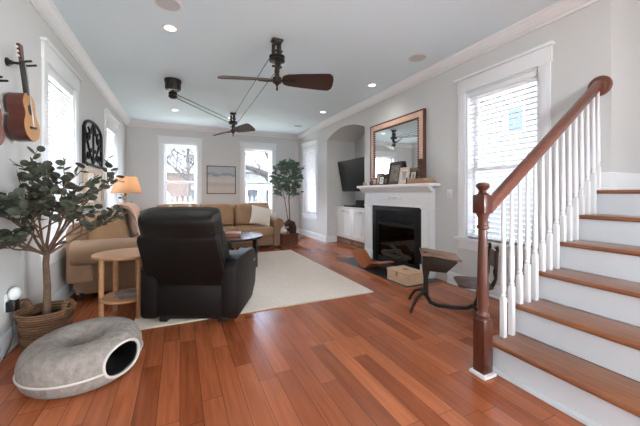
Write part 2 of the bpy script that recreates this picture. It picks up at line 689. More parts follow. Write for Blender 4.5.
# crown and baseboards
crown = [(0, 2.69), (0, ZC), (.105, ZC), (.105, 2.783), (.09, 2.772), (.07, 2.745), (.04, 2.718), (.018, 2.71), (.018, 2.69)]
struct('trim_1', MB().prism([(XL + d, z) for d, z in crown], 1, YR, YB), 'white', 'white crown moulding along the left wall', 0)
struct('trim_2', MB().prism([(XR - d, z) for d, z in crown], 1, YC, YB), 'white', 'white crown moulding along the right wall', 0)
struct('trim_3', MB().prism([(YB - d, z) for d, z in crown], 0, XL, XR), 'white', 'white crown moulding along the far wall', 0)
base = [(0, 0), (.03, 0), (.03, .014), (.018, .022), (.018, .12), (.01, .138), (0, .142)]
struct('baseboard_left', MB().prism([(XL + d, z) for d, z in base], 1, YR, YB), 'white')
mb = MB()
for a, b in ((YC + .1, 2.84), (NY1, YB)):
    mb.prism([(XR - d, z) for d, z in base], 1, a, b)
mb.prism([(NY1 - d, z) for d, z in base], 0, XR - .03, XR + .24)
struct('baseboard_right', mb, 'white')
struct('baseboard_back', MB().prism([(YB - d, z) for d, z in base], 0, XL, XR), 'white')


# ------------------------------------------------------------------ windows
def window(idx, f, a0, a1, label):
    """f(a, d, z) maps along-wall, into-room distance, height to the room"""
    def bx(mb, a, d, z, A, D, Z, bev=.003):
        return mb.box(f(a, d, z), f(A, D, Z), bev)
    root = thing('window_%d' % idx, label, 'window', f((a0 + a1) / 2, 0, WZ0))
    root['kind'] = 'structure'
    m = MB()
    cwd = .105
    for s0, s1 in ((a0 - cwd, a0), (a1, a1 + cwd)):
        bx(m, s0, 0, WZ0 - .02, s1, .02, WZ1)
    bx(m, a0 - cwd - .012, 0, WZ1, a1 + cwd + .012, .024, WZ1 + .15)
    bx(m, a0 - cwd - .035, 0, WZ1 + .15, a1 + cwd + .035, .05, WZ1 + .178)
    m.build('casing', 'white', root, True)
    m = MB()
    bx(m, a0 - cwd - .03, -.12, WZ0 - .03, a1 + cwd + .03, .055, WZ0)
    bx(m, a0 - cwd, 0, WZ0 - .14, a1 + cwd, .018, WZ0 - .03)
    m.build('sill', 'white', root, True)
    m = MB()
    bx(m, a0, -.16, WZ0, a0 + .018, 0, WZ1), bx(m, a1 - .018, -.16, WZ0, a1, 0, WZ1), bx(m, a0, -.16, WZ1 - .018, a1, 0, WZ1)
    m.build('jamb', 'white', root, True)
    zm = 1.41
    b0, b1 = a0 + .018, a1 - .018
    for nm, z0, z1, d in (('sash', WZ0, zm + .02, -.085), ('sash', zm - .02, WZ1 - .018, -.12)):
        m = MB()
        sw = .045
        bx(m, b0, d - .03, z0, b0 + sw, d, z1), bx(m, b1 - sw, d - .03, z0, b1, d, z1)
        bx(m, b0 + sw, d - .03, z0, b1 - sw, d, z0 + .05), bx(m, b0 + sw, d - .03, z1 - .04, b1 - sw, d, z1)
        sh = m.build(nm, 'white', root, True)
        g = MB()
        bx(g, b0 + sw, d - .018, z0 + .05, b1 - sw, d - .013, z1 - .04, 0)
        g.build('glass', 'glass', sh, True)
    return root


def blind(f, a0, a1, tilt, m, label, pitch=.037):
    root = thing('window_blind', label, 'blind', f((a0 + a1) / 2, -.03, WZ1 - .02))
    a0 += .02
    a1 -= .02
    MB().box(f(a0, -.055, WZ1 - .075), f(a1, -.005, WZ1 - .02), .004).build('headrail', 'white', root, True)
    MB().box(f(a0, -.045, WZ0 + .012), f(a1, -.015, WZ0 + .03), .004).build('bottom_rail', 'white', root, True)
    s = MB()
    z = WZ0 + .055
    dx, dz = .024 * math.cos(tilt), .024 * math.sin(tilt)
    while z < WZ1 - .09:
        poly = [(-.03 - dx, z - dz), (-.03 + dx, z + dz), (-.03 + dx, z + dz + .003), (-.03 - dx, z - dz + .003)]
        vs = []
        for a in (a0, a1):
            vs.append([s.bm.verts.new(f(a, d, zz)) for d, zz in poly])
        A, B = vs
        s.bm.faces.new(A), s.bm.faces.new(B[::-1])
        for i in range(4):
            s.bm.faces.new([A[i], B[i], B[(i + 1) % 4], A[(i + 1) % 4]])
        z += pitch
    bmesh.ops.recalc_face_normals(s.bm, faces=s.bm.faces[:])
    s.build('slats', m, root, True, smooth=0)
    c = MB()
    for q in (.14, .5, .86):
        a = a0 + (a1 - a0) * q
        c.cyl(f(a, -.03, WZ0 + .02), f(a, -.03, WZ1 - .04), .0022, n=5)
    c.build('ladder_cord', 'white', root, True)
    return root


fL = lambda a, d, z: (XL + d, a, z)
fB = lambda a, d, z: (a, YB - d, z)
fRr = lambda a, d, z: (XR - d, a, z)
window(1, fL, *WIN_L[0], 'white cased left window beside the guitars with closed blind')
window(7, fL, -4.4, -3.4, 'added left window behind the viewer for fill light')  # made-up window in the unseen part of the wall, for fill light
window(2, fL, *WIN_L[1], 'white cased left window near the far corner behind the lamp')
window(3, fB, *WIN_B[0], 'far window left of the beach painting with fence outside')
window(4, fB, *WIN_B[1], 'far window right of the beach painting with tree outside')
window(5, fRr, *WIN_R[0], 'large right window behind the stair railing')
window(6, fRr, *WIN_R[1], 'narrow-looking right window between the ficus and the niche')
blind(fL, *WIN_L[0], R(-64), 'blind', 'white closed slat blind beside the hanging guitar')
blind(fL, *WIN_L[1], R(-64), 'blind', 'white closed slat blind in window behind the lit lamp')
blind(fRr, *WIN_R[0], R(0), 'blindr', 'white open slat blind in window behind the stair rail', .054)
blind(fRr, *WIN_R[1], R(25), 'blindr', 'white slat blind in window by the ficus tree')
# made-up doors behind the viewer, an opening for fill light
root = thing('fill_light_door_1', 'added white framed doors behind the viewer for fill light', 'door', (XS, -4.05, 0))
root['kind'] = 'structure'
m = MB()
for y in (-5.2, -4.1, -3.0):
    m.box((XS + .02, y, 0), (XS + .1, y + .1, 2.4), .004)
m.box((XS + .02, -5.1, 0), (XS + .1, -3.0, .12), .004).box((XS + .02, -5.1, 2.3), (XS + .1, -3.0, 2.4), .004)
m.build('frame', 'white', root, True)
for y in (-5.1, -4.0):
    MB().box((XS + .06, y, .12), (XS + .065, y + 1.0, 2.3)).build('glass', 'glass', root, True)

# ------------------------------------------------------------------ staircase
RI, GO, NX0, YN, YS = .192, .252, 1.78, 1.335, .22
st = thing('staircase', 'white staircase with oak treads and turned balusters on the right', 'staircase', (1.9, .8, 0))
for k in range(6):
    x = NX0 + k * GO
    z = RI * (k + 1)
    x1 = x + GO + .03 if k < 5 else XS
    ye = YN + .012
    if k < 5:
        m = MB().box((x, YS - .02, z - .03), (x1, YC if k == 5 else ye, z), .011, 3)
    else:
        m = MB().box((x, YS - .02, z - .03), (XR, YN, z), .011, 3).box((XR - .02, YS - .02, z - .03), (XS, YC, z))
    m.build('tread', 'tread', st, True)
    MB().box((x + .03, YS, z - RI), (x + .05, YN - .012 if k < 5 else YN - .02, z - .03)).build('riser', 'riser', st, True)
# stringers close both sides
for y0, y1 in ((YN - .035, YN - .012), (YS, YS + .025)):
    poly = [(NX0 + .05, 0)]
    for k in range(6):
        poly += [(NX0 + k * GO + .05, k * RI), (NX0 + k * GO + .05, (k + 1) * RI - .03)]
    poly += [(XR, 6 * RI - .03), (XR, 0)]
    poly = [p for i, p in enumerate(poly) if i == 0 or p != poly[i - 1]]
    MB().prism(poly, 1, y0, y1).build('stringer', 'riser', st, True, smooth=0)
MB().prism([(NX0 + .03 - d, z) for d, z in ((0, 0), (.022, 0), (.02, .016), (.01, .024), (0, .026))], 1, YS, YN - .012).build('shoe_moulding', 'riser', st, True)
# newel
NXc, NYc = 1.712, 1.302
nw = MB().box((NXc - .04, NYc - .04, .02), (NXc + .04, NYc + .04, .345), .005)
nw.lathe([(.038, .345), (.034, .352), (.039, .362), (.039, .372), (.031, .382), (.026, .395), (.032, .43), (.034, .5), (.032, .62), (.027, .83), (.025, .9), (.035, .908), (.035, .922),
          (.028, .93), (.027, .965), (.04, 1.0), (.04, 1.005)], (NXc, NYc, 0), 24)
nw.box((NXc - .042, NYc - .042, 1.0), (NXc + .042, NYc + .042, 1.115), .007)
nwo = nw.build('newel_post', 'cherry', st, True)
MB().lathe([(.033, 1.115), (.036, 1.12), (.022, 1.13), (.02, 1.14), (.034, 1.155), (.04, 1.17), (.036, 1.183), (.02, 1.19), (0, 1.192)], (NXc, NYc, 0), 24).build('cap', 'cherry', nwo, True)
MB().box((NXc - .055, NYc - .055, 0), (NXc + .055, NYc + .055, .02), .004).build('plinth', 'white', nwo, True)
# handrail
RY = 1.302
ra, rb = Vector((NXc + .035, RY, 1.022)), Vector((XR - .02, RY, 2.005))
dirr = (rb - ra).normalized()
nrm = Vector((-dirr.z, 0, dirr.x))
sec = [(-.022, -.03), (.022, -.03), (.026, -.012), (.034, .004), (.034, .02), (.02, .034), (-.02, .034), (-.034, .02), (-.034, .004), (-.026, -.012)]
m = MB()
A = [m.bm.verts.new(ra + Vector((0, a, 0)) + nrm * b) for a, b in sec]
B = [m.bm.verts.new(rb + Vector((0, a, 0)) + nrm * b) for a, b in sec]
m.bm.faces.new(A), m.bm.faces.new(B[::-1])
for i in range(len(sec)):
    m.bm.faces.new([A[i], B[i], B[(i + 1) % len(sec)], A[(i + 1) % len(sec)]])
bmesh.ops.recalc_face_normals(m.bm, faces=m.bm.faces[:])
hr = m.build('handrail', 'rail', st, True, smooth=50)
MB().lathe([(.082, 0), (.082, .01), (.074, .018), (.05, .02), (.046, .024)], n=28, M=TRS((XR, RY, 1.995), (0, R(-90), 0))).build('rosette', 'rail', st, True)
slope = dirr.z / dirr.x
bal = []
for k in range(5):
    for j in range(3):
        x = NX0 + k * GO + .042 + j * GO / 3
        if k == 0 and j == 0:
            continue
        bal.append((x, RI * (k + 1), j))
bal.append((NX0 + 5 * GO + .03, RI * 6, 0))
for x, z0, j in bal:
    zt = ra.z + (x - ra.x) * slope - .036
    hb = .13 + (.19 * (j + 1) / 3 if z0 < RI * 6 - .01 else .06)
    m = MB().box((x - .0155, RY - .0155, z0), (x + .0155, RY + .0155, z0 + hb), .002)
    Lr = zt - z0 - hb
    m.lathe([(.0155, 0), (.012, .006), (.0165, .016), (.0105, .03), (.0155, .05), (.0165, .12), (.013, Lr * .55), (.0095, Lr)], (x, RY, z0 + hb), 12)
    m.build('baluster', 'white', st, True)
struct('baseboard_stair', MB().prism([(XR - d, z + 6 * RI) for d, z in base], 1, YC - .03, YN - .01).prism([(YC - d, z + 6 * RI) for d, z in base], 0, XR, XS), 'white',
       'white baseboard wrapping the wall corner at the stair landing')

# ------------------------------------------------------------------ fireplace
MX = 3.0
fp = thing('mantelpiece', 'white painted fireplace mantel with shelf and fluted pilasters', 'mantel', (3.05, 3.81, 0))
for y0, y1 in ((3.06, 3.217), (4.408, 4.613)):
    m = MB().box((MX, y0, 0), (XR, y1, .94), .003).box((MX - .012, y0 - .012, 0), (XR, y1 + .012, .16), .004)
    m.box((MX - .008, y0 + .035, .2), (MX, y1 - .035, .9), .003)
    m.box((MX - .014, y0 - .01, .915), (XR, y1 + .01, .94), .004)
    m.box((MX - .01, y0 + .01, .96), (MX, y1 - .01, 1.1), .003)
    m.build('pilaster', 'cabw', fp, True)
MB().box((MX, 3.06, .93), (XR, 4.613, 1.2), .003).box((MX - .01, 3.217, .93), (MX + .02, 4.408, .955), .003).box((MX - .006, 3.25, .985), (MX, 4.37, 1.13), .003).build('frieze', 'cabw', fp, True)
m = MB()
poly = [(0, 1.14), (-.012, 1.14), (-.02, 1.155), (-.045, 1.17), (-.07, 1.195), (-.085, 1.215), (-.085, 1.222), (0, 1.222)]
m.prism([(MX + p, z) for p, z in poly], 1, 3.06 - .06, 4.613 + .06)
m.box((MX - .12, 2.965, 1.222), (XR, 4.70, 1.262), .008, 3)
m.build('shelf', 'cabw', fp, True)
m = MB()
for s in (-1, 1):
    m.tube([(MX - .012, 3.81 + s * (.01 + .2 * t), 1.055 + .03 * math.sin(t * 7) * (1 - t * .5)) for t in [k / 16 for k in range(17)]], [.013 * (1 - .6 * k / 16) for k in range(17)], 6)
    for q in range(4):
        m.sphere((MX - .01, 3.81 + s * (.04 + q * .05), 1.055 + (.022 if q % 2 else -.012)), .016 - .002 * q, 8, (.6, 1, .8))
m.sphere((MX - .01, 3.81, 1.055), .03, 10, (.5, 1.2, 1))
m.build('carved_applique', 'cabw', fp, True)

fi = thing('fireplace_insert', 'black gas fireplace with louvre and glass front', 'fireplace', (2.98, 3.812, 0))
m = MB()
m.box((MX + .02, 3.217, .007), (MX + .05, 3.337, .938)).box((MX + .02, 4.288, .007), (MX + .05, 4.408, .938)).box((MX + .02, 3.337, .86), (MX + .05, 4.288, .938))
m.build('stone_surround', 'marble', fi, True)
m = MB().box((MX + .03, 3.337, .007), (MX + .06, 3.38, .86)).box((MX + .03, 4.245, .007), (MX + .06, 4.288, .86)).box((MX + .03, 3.38, .62), (MX + .06, 4.245, .66)) \
    .box((MX + .03, 3.38, .007), (MX + .06, 4.245, .1)).box((MX + .01, 3.369, .635), (MX + .045, 4.256, .655), .004)
m.build('metal_frame', 'iron', fi, True)
m = MB()
for k in range(6):
    z = .68 + k * .03
    m.prism([(MX + .03, z), (MX + .055, z + .018), (MX + .055, z + .022), (MX + .03, z + .006)], 1, 3.38, 4.245)
m.build('louvre', mat('grey_louvre', (40, 40, 41), .5, spec=.3), fi, True)
MB().box((MX + .048, 3.38, .1), (MX + .052, 4.245, .62)).build('glass_front', glass_mat('fire_glass', (.4, .4, .4, 1), .05), fi, True)
MB().box((MX + .096, 3.348, .02), (MX + .099, 4.277, .86)).box((MX + .05, 3.343, .02), (MX + .096, 3.348, .86)).box((MX + .05, 4.277, .02), (MX + .096, 4.282, .86)) \
    .box((MX + .055, 3.348, .02), (MX + .096, 4.277, .1)).build('firebox', 'firebrick', fi, True)
for p, q, r in (((.1, 3.527, .14), (.13, 4.108, .14), .04), ((.16, 3.475, .17), (.1, 3.791, .22), .032), ((.1, 4.161, .16), (.17, 3.791, .24), .035), ((.13, 3.686, .24), (.12, 3.95, .3), .026)):
    MB().tube([Vector((MX + .055 + .2 * (p[0] - .1), p[1], p[2])).lerp(Vector((MX + .055 + .2 * (q[0] - .1), q[1], q[2])), t / 5) + Vector((0, 0, .008 * math.sin(t * 2))) for t in range(6)], r, 10).build('log', 'logm', fi, True)
struct('floor_hearth', MB().box((2.45, 2.87, 0), (MX + .02, 4.64, .006), .001), 'slate', 'flush dark slate hearth in front of the fireplace')
struct('trim_4', MB().box((2.415, 2.835, 0), (2.45, 4.675, .007)).box((2.45, 4.64, 0), (2.985, 4.675, .007)).box((2.45, 2.835, 0), (3.06, 2.87, .007)), mat('hearth_border', (150, 92, 60), .3), 'wood border round the slate hearth')

# mirror
mr = thing('wall_mirror', 'large mirror in pinkish frame with beaded inner edge above the mantel', 'mirror', (3.08, 3.87, 1.263))
y0, y1, z0, z1 = 3.22, 4.525, 1.275, 2.305
MB().box((3.062, y0 + .1, z0 + .1), (3.07, y1 - .1, z1 - .1)).build('glass', 'mirror', mr, True)


def rect_frame(mb, x0, x1, Y0, Y1, Z0, Z1, wd, bev=.004):
    mb.box((x0, Y0, Z0), (x1, Y0 + wd, Z1), bev).box((x0, Y1 - wd, Z0), (x1, Y1, Z1), bev)
    mb.box((x0, Y0 + wd, Z0), (x1, Y1 - wd, Z0 + wd), bev).box((x0, Y0 + wd, Z1 - wd), (x1, Y1 - wd, Z1), bev)
    return mb


rect_frame(MB(), 3.05, 3.098, y0, y1, z0, z1, .022).build('outer_edge', 'mframe2', mr, True)
rect_frame(MB(), 3.055, 3.09, y0 + .022, y1 - .022, z0 + .022, z1 - .022, .085).build('frame', 'mframe', mr, True)
m = MB()
n1, n2 = 30, 22
for k in range(n1 + 1):
    yy = y0 + .112 + (y1 - y0 - .224) * k / n1
    for zz in (z0 + .112, z1 - .112):
        m.sphere((3.054, yy, zz), .0155, 6)
for k in range(1, n2):
    zz = z0 + .112 + (z1 - z0 - .224) * k / n2
    for yy in (y0 + .112, y1 - .112):
        m.sphere((3.054, yy, zz), .0155, 6)
m.build('beaded_rim', 'mframe2', mr, True)

# ---- things on the mantel
MZ = 1.262


def frame_thing(name, label, y, x, wd, ht, fw, fm, pm, lean=8, rz=0, matw=0):
    """standing picture frame facing -X, leaning back against nothing but its own strut"""
    rt = thing(name, label, 'picture frame', (x, y, MZ), R(rz), 'framed pictures on the mantel')
    M = Euler((0, R(lean), 0)).to_matrix().to_4x4()
    mb = MB()
    mb.box((-.009, -wd / 2, 0), (.009, -wd / 2 + fw, ht), .003, M=M).box((-.009, wd / 2 - fw, 0), (.009, wd / 2, ht), .003, M=M)
    mb.box((-.009, -wd / 2 + fw, 0), (.009, wd / 2 - fw, fw), .003, M=M).box((-.009, -wd / 2 + fw, ht - fw), (.009, wd / 2 - fw, ht), .003, M=M)
    mb.build('frame', fm, rt)
    if matw:
        MB().box((-.003, -wd / 2 + fw, fw), (.002, wd / 2 - fw, ht - fw), M=M).build('mat_board', 'ivory', rt)
        fw += matw
    MB().box((-.0045, -wd / 2 + fw, fw), (.004, wd / 2 - fw, ht - fw), M=M).build('picture', pm, rt)
    zt = ht * .6
    xt = math.sin(R(lean)) * zt + .006
    MB().prism([(xt, zt), (xt + .004, zt), (xt + .05, .0), (xt + .046, .0)], 1, -.02, .02).build('strut', 'ebony', rt)
    return rt


carv = mat('dark_carved_frame', (74, 58, 48), .5, vary=(40, 32, 27), vs=60, bump=.8, bs=70)
brn = mat('brown_wood_frame', (116, 72, 52), .45)
pale = mat('pale_pink_frame', (214, 188, 168), .5)
frame_thing('picture_frame', 'brown wooden frame behind the small black one, left end of mantel', 4.15, 2.97, .19, .2, .035, brn, 'photo', 9)
frame_thing('picture_frame', 'small black frame with white photo on the mantel', 4.02, 2.92, .14, .15, .02, 'ebony', 'photo', 10, 0, .022)
frame_thing('picture_frame', 'largest frame on mantel, dark and carved, leaning back', 3.79, 2.97, .31, .36, .055, carv, 'photo2', 11, 0)
frame_thing('picture_frame', 'pale pink frame with grey portrait in front of the mirror', 3.525, 2.945, .2, .25, .035, pale, 'photo', 10, 0, .02)
frame_thing('picture_frame', 'thin dark frame between the pale frame and the carved post', 3.385, 2.995, .13, .19, .014, 'ebony', 'photo', 10, 0, .035)
r_ = thing('ceramic_cup', 'short tan cup at the left end of the mantel', 'cup', (2.93, 4.5, MZ))
MB().lathe([(.03, 0), (.036, .01), (.037, .06), (.033, .06), (.031, .008), (0, .008)], n=20).build('cup_body', 'candle', r_)
r_ = thing('brown_bottle', 'small brown glass bottle beside the tan cup', 'bottle', (2.95, 4.34, MZ))
MB().lathe([(.028, 0), (.03, .01), (.03, .07), (.012, .09), (.012, .11), (0, .11)], n=18).build('bottle_body', mat('brown_glass', (92, 50, 32), .2), r_)
MB().lathe([(.014, .108), (.014, .125), (0, .125)], n=14).build('stopper', 'ebony', r_)
bcol = [mat('tan_book_cloth', (164, 130, 100), .7), mat('beige_book_cloth', (178, 146, 116), .7)]
for k, (lb, s) in enumerate((('tan book at the bottom of the stack on mantel', 1), ('beige book on top of the mantel stack', .92))):
    r_ = thing('stacked_book', lb, 'book', (2.98, 3.2, MZ + .034 * k), R(4 - 7 * k), 'books on the mantel')
    MB().box((-.09 * s, -.165 * s, 0), (.09 * s, -.161 * s, .033)).box((-.09 * s, -.161 * s, 0), (.09 * s, .161 * s, .004)).box((-.09 * s, -.161 * s, .029), (.09 * s, .161 * s, .033)) \
        .box((-.093 * s, -.165 * s, 0), (-.0885 * s, .165 * s, .033)).build('cover', bcol[k], r_)
    MB().box((-.0885 * s, -.16 * s, .004), (.084 * s, .158 * s, .029)).build('pages', 'ivory', r_)
r_ = thing('carved_post', 'tall square carved brown wooden post standing on the mantel books', 'carving', (3.0, 3.205, MZ + .068))
m = MB().box((-.036, -.036, 0), (.036, .036, .27), .004).box((-.04, -.04, 0), (.04, .04, .015), .003).box((-.04, -.04, .255), (.04, .04, .27), .003)
m.build('post_body', mat('carved_red_brown', (104, 60, 44), .5, vary=(58, 34, 26), vs=45, bump=1, bs=50), r_)
drm = mat('dark_rosette', (64, 36, 28), .5)
for z in (.06, .13, .2):
    MB().sphere((-.037, 0, z), .018, 8, (.35, 1, 1)).build('carved_rosette', drm, r_)
r_ = thing('small_figurine', 'small black figurine in front of the thin dark frame', 'figurine', (2.91, 3.405, MZ))
MB().lathe([(.018, 0), (.02, .006), (.01, .02), (.014, .05), (.008, .07), (.012, .085), (0, .098)], n=14).build('figure', 'ebony', r_)

# ------------------------------------------------------------------ niche: cabinet, tv, boxes
cb = thing('built_in_cabinet', 'white built-in cabinet with panelled doors in the arched niche', 'cabinet', (3.6, 5.57, 0))
CX = 3.34
MB().box((CX + .02, NY0 + .001, .14), (NXB - .001, NY1 - .001, .8)).build('body', 'cabw', cb, True)
MB().box((CX - .02, NY0 + .001, .8), (NXB - .001, NY1 - .001, .832), .006).build('top', 'cabw', cb, True)
MB().box((CX + .03, NY0 + .001, 0), (NXB - .001, NY1 - .001, .14)).build('toe_kick', 'ply', cb, True)
for y0, y1 in ((5.645, 6.355), (4.925, 5.635)):
    m = MB()
    rect_frame(m, CX, CX + .02, y0, y1, .15, .785, .09, .003)
    m.box((CX + .008, y0 + .09, .24), (CX + .02, y1 - .09, .695))
    yc = (y0 + y1) / 2
    m.box((CX + .003, yc - .03, .24), (CX + .02, yc + .03, .695), .002)
    d = m.build('door', 'cabw', cb, True)
    MB().box((CX - .02, yc - .05, .735), (CX - .012, yc + .05, .745), .003).cyl((CX - .016, yc - .04, .74), (CX, yc - .04, .74), .004, n=8).cyl((CX - .016, yc + .04, .74), (CX, yc + .04, .74), .004, n=8) \
        .build('handle', 'iron', d, True)
for y0, y1 in ((5.7, 6.3), (5.0, 5.6)):
    v = MB().box((CX + .015, y0, .02), (CX + .03, y1, .12), .002)
    vv = v.build('vent', 'vent', cb, True)
    g = MB()
    for k in range(20):
        yy = y0 + .03 + (y1 - y0 - .06) * k / 19
        g.box((CX + .011, yy - .006, .035), (CX + .016, yy + .006, .105))
    g.build('grille', mat('vent_slot', (168, 150, 128), .5), vv, True)
tv = thing('television', 'black flat television tilted down on the niche wall', 'television', (3.52, 5.56, 1.515))
tm = TRS((-.17, 0, 0), (0, R(-11), 0))
MB().box((-.02, -.6, -.345), (.02, .6, .345), .006, M=tm).build('casing', 'dark', tv)
MB().box((-.023, -.585, -.325), (-.019, .585, .335), .001, M=tm).build('screen', 'tvscreen', tv)
MB().box((-.15, -.15, -.12), (-.08, .15, .12), .004).box((-.12, -.03, -.04), (.3, .03, .04), .004).box((.3, -.12, -.14), (.329, .12, .14), .004).build('wall_bracket', 'iron', tv)
r_ = thing('speaker_box', 'black box speaker standing on the niche cabinet', 'speaker', (3.5, 5.38, .832))
MB().box((-.1, -.2, 0), (.1, .2, .16), .006).build('case', 'dark', r_)
MB().box((-.106, -.19, .01), (-.1, .19, .15), .002).build('speaker_cloth', mat('black_cloth', (12, 12, 12), .9), r_)
r_ = thing('set_top_box', 'flat black box left of the speaker on niche cabinet', 'media box', (3.46, 5.86, .832))
MB().box((-.09, -.2, .006), (.09, .2, .04), .004).box((-.08, -.18, 0), (.08, .18, .006)).build('case', 'dark', r_)
MB().box((-.093, -.1, .015), (-.09, .1, .03)).build('display', 'tvscreen', r_)

# ------------------------------------------------------------------ rug
r_ = thing('area_rug', 'plain beige area rug under the coffee table and recliner', 'rug', (.82, 4.3, 0))
MB().box((-1.18, -1.4, 0), (1.18, 1.45, .014), .005).build('pile', 'rug', r_)
MB().box((-1.185, -1.405, 0), (1.185, -1.395, .012), .003).box((-1.185, 1.445, 0), (1.185, 1.455, .012), .003).box((-1.185, -1.395, 0), (-1.175, 1.445, .012), .003) \
    .box((1.175, -1.395, 0), (1.185, 1.445, .012), .003).build('binding', mat('rug_binding', (196, 180, 158), .9), r_)

# ------------------------------------------------------------------ recliner
lx, ly, _ = cw(-1.10, 2.93)
rc = thing('recliner', 'black leather recliner seen from behind on the rug', 'recliner', (lx, ly, .014), -TH)
# body shell under and behind the seat
MB().prism([(-.37, .075), (.30, .075), (.36, .16), (.36, .4), (-.34, .42)], 0, -.31, .31, .02).build('body', 'leather', rc)
for s in (-1, 1):
    prof = [(-.385, .085), (-.36, .05), (.2, .05), (.36, .16), (.40, .30), (.38, .46), (.33, .53), (.2, .555), (-.2, .565), (-.34, .55), (-.385, .48)]
    m = MB().prism(prof, 0, s * .27, s * .405, .028)
    a = m.build('armrest', 'leather', rc)
MB().box((.404, .26, .40), (.412, .31, .43), .003).build('recline_button', 'steel', rc)
bt = TRS((-.02, -.27, .34), (R(24), 0, 0))
MB().prism([(-.33, -.06), (.315, -.06), (.325, .1), (.31, .45), (.295, .5), (-.325, .5), (-.34, .45), (-.345, .1)], 1, -.075, .03, .025, M=bt).build('back_shell', 'leather', rc)
MB().pillow(.66, .30, .26, M=bt @ TRS((-.01, .06, .52), (R(90), 0, 0)), p=7).build('head_cushion', 'leather2', rc)
MB().pillow(.66, .5, .22, M=bt @ TRS((0, .1, .22), (R(90), 0, 0)), p=6).build('back_cushion', 'leather2', rc)
MB().box((-.265, -.2, .36), (.265, .42, .5), .05, 4).build('seat_cushion', 'leather2', rc)
MB().box((-.26, .38, .12), (.26, .44, .42), .025, 3).build('footrest', 'leather2', rc)
MB().box((-.27, -.27, .015), (.27, .25, .075), .01).box((-.29, -.3, 0), (-.22, -.22, .05), .008).box((.22, -.3, 0), (.29, -.22, .05), .008).box((-.29, .2, 0), (-.22, .28, .05), .008) \
    .box((.22, .2, 0), (.29, .28, .05), .008).build('base', 'dark', rc)

# ------------------------------------------------------------------ end table
tx, ty, _ = cw(-1.79, 2.83)
et = thing('end_table', 'round light oak side table with lower shelf beside the recliner', 'side table', (tx, ty, 0), -TH)
MB().lathe([(0, .548), (.24, .548), (.262, .555), (.27, .568), (.266, .578), (0, .578)], n=48).build('tabletop', 'oak', et)
MB().lathe([(0, .165), (.2, .165), (.206, .172), (.206, .18), (.2, .187), (0, .187)], n=40).build('shelf', 'oak', et)
for a in (203, 150, 20, -32):
    ca, sa = math.cos(R(a)), math.sin(R(a))
    MB().tube([(ca * .2, sa * .2, 0), (ca * .2, sa * .2, .55)], [.02, .024], 12).build('leg', 'oak', et)
mg = [mat('magazine_red', (150, 90, 84), .4, vary=(70, 60, 66), vs=14), mat('magazine_grey', (86, 88, 96), .4, vary=(150, 140, 134), vs=12)]
for k, (lb, rot) in enumerate((('reddish magazine on the end table lower shelf', 20), ('grey magazine lying over the reddish one on end table shelf', -12))):
    r_ = thing('magazine', lb, 'magazine', (tx + .01 * k, ty, .187 + .009 * k), R(rot), 'magazines on the lower shelf')
    MB().box((-.08, -.105, 0), (.08, .105, .008), .001).build('pages', mg[k], r_)


# ------------------------------------------------------------------ sofas (built facing -Y, then turned)
def rollarm(mb, x0, x1, dep, side, zc=.5, r=.12, off=.05, flare=0):
    """arm with a rolled top, front face a flat scroll; x range is the upright"""
    cx = (x0 + x1) / 2 + side * off
    outer = []
    for k in range(21):
        a = R(-50 + 280 * k / 20)
        outer.append((cx + r * math.cos(a), zc + r * math.sin(a)))
    lo, hi = (x0, x1 - flare) if side > 0 else (x0 + flare, x1)
    poly = [(lo, .06), (hi, .06), (x1, zc - r * .8 - .03)] + outer + [(x0, zc - r * .8 - .03)]
    mb.prism(poly, 1, 0, dep, .01)
    return mb


def sofa(name, label, loc, rz, width, ncush, dep=.92, arm=.2, r=.11, off=.04, flare=0, over=-.06):
    s = thing(name, label, 'sofa', loc, rz)
    iw = width / 2 - arm
    MB().box((-iw, .04, .07), (iw, dep, .27), .02, 3).build('frame', 'sofa', s)
    for sd in (-1, 1):
        a, b = sd * iw, sd * (width / 2)
        rollarm(MB(), min(a, b), max(a, b), dep - .06, sd, .51, r, off, flare).build('arm', 'sofa', s)
    MB().prism([(dep - .24, .2), (dep, .2), (dep + .0, .72), (dep - .04, .8), (dep - .12, .83), (dep - .17, .8)], 0, -width / 2 - over, width / 2 + over, .03).build('backrest', 'sofa', s)
    cwid = 2 * iw / ncush
    for k in range(ncush):
        x = -iw + cwid * (k + .5)
        MB().box((x - cwid / 2 + .004, -.01, .27), (x + cwid / 2 - .004, dep - .24, .455), .05, 4).build('seat_cushion', 'sofacush', s)
        wb = cwid + (.08 if ncush == 3 and k != 1 else 0)
        xb = x + (0 if k == 1 or ncush != 3 else (.04 if k == 2 else -.04))
        MB().pillow(wb - .008, .5, .27, M=TRS((xb, dep - .29, .68), (R(90 - 12), 0, 0)), p=7, noise=.012).build('back_cushion', 'sofacush', s)
    for x in (-width / 2 + .08, width / 2 - .08):
        for y in (.08, dep - .1):
            MB().lathe([(.02, 0), (.032, .06), (.032, .08)], (x, y, 0), 12).build('foot', 'ebony', s)
    return s


sofa('sofa', 'tan three-seat rolled arm sofa under the far windows', (.70, 6.06, 0), 0, 2.36, 3, .92, .13)
sofa('sofa', 'tan rolled arm sofa along the left wall behind the potted tree', (-.12, 4.84, .014), R(90), 2.0, 2, .92, .2, .13, .13, .07, .03)
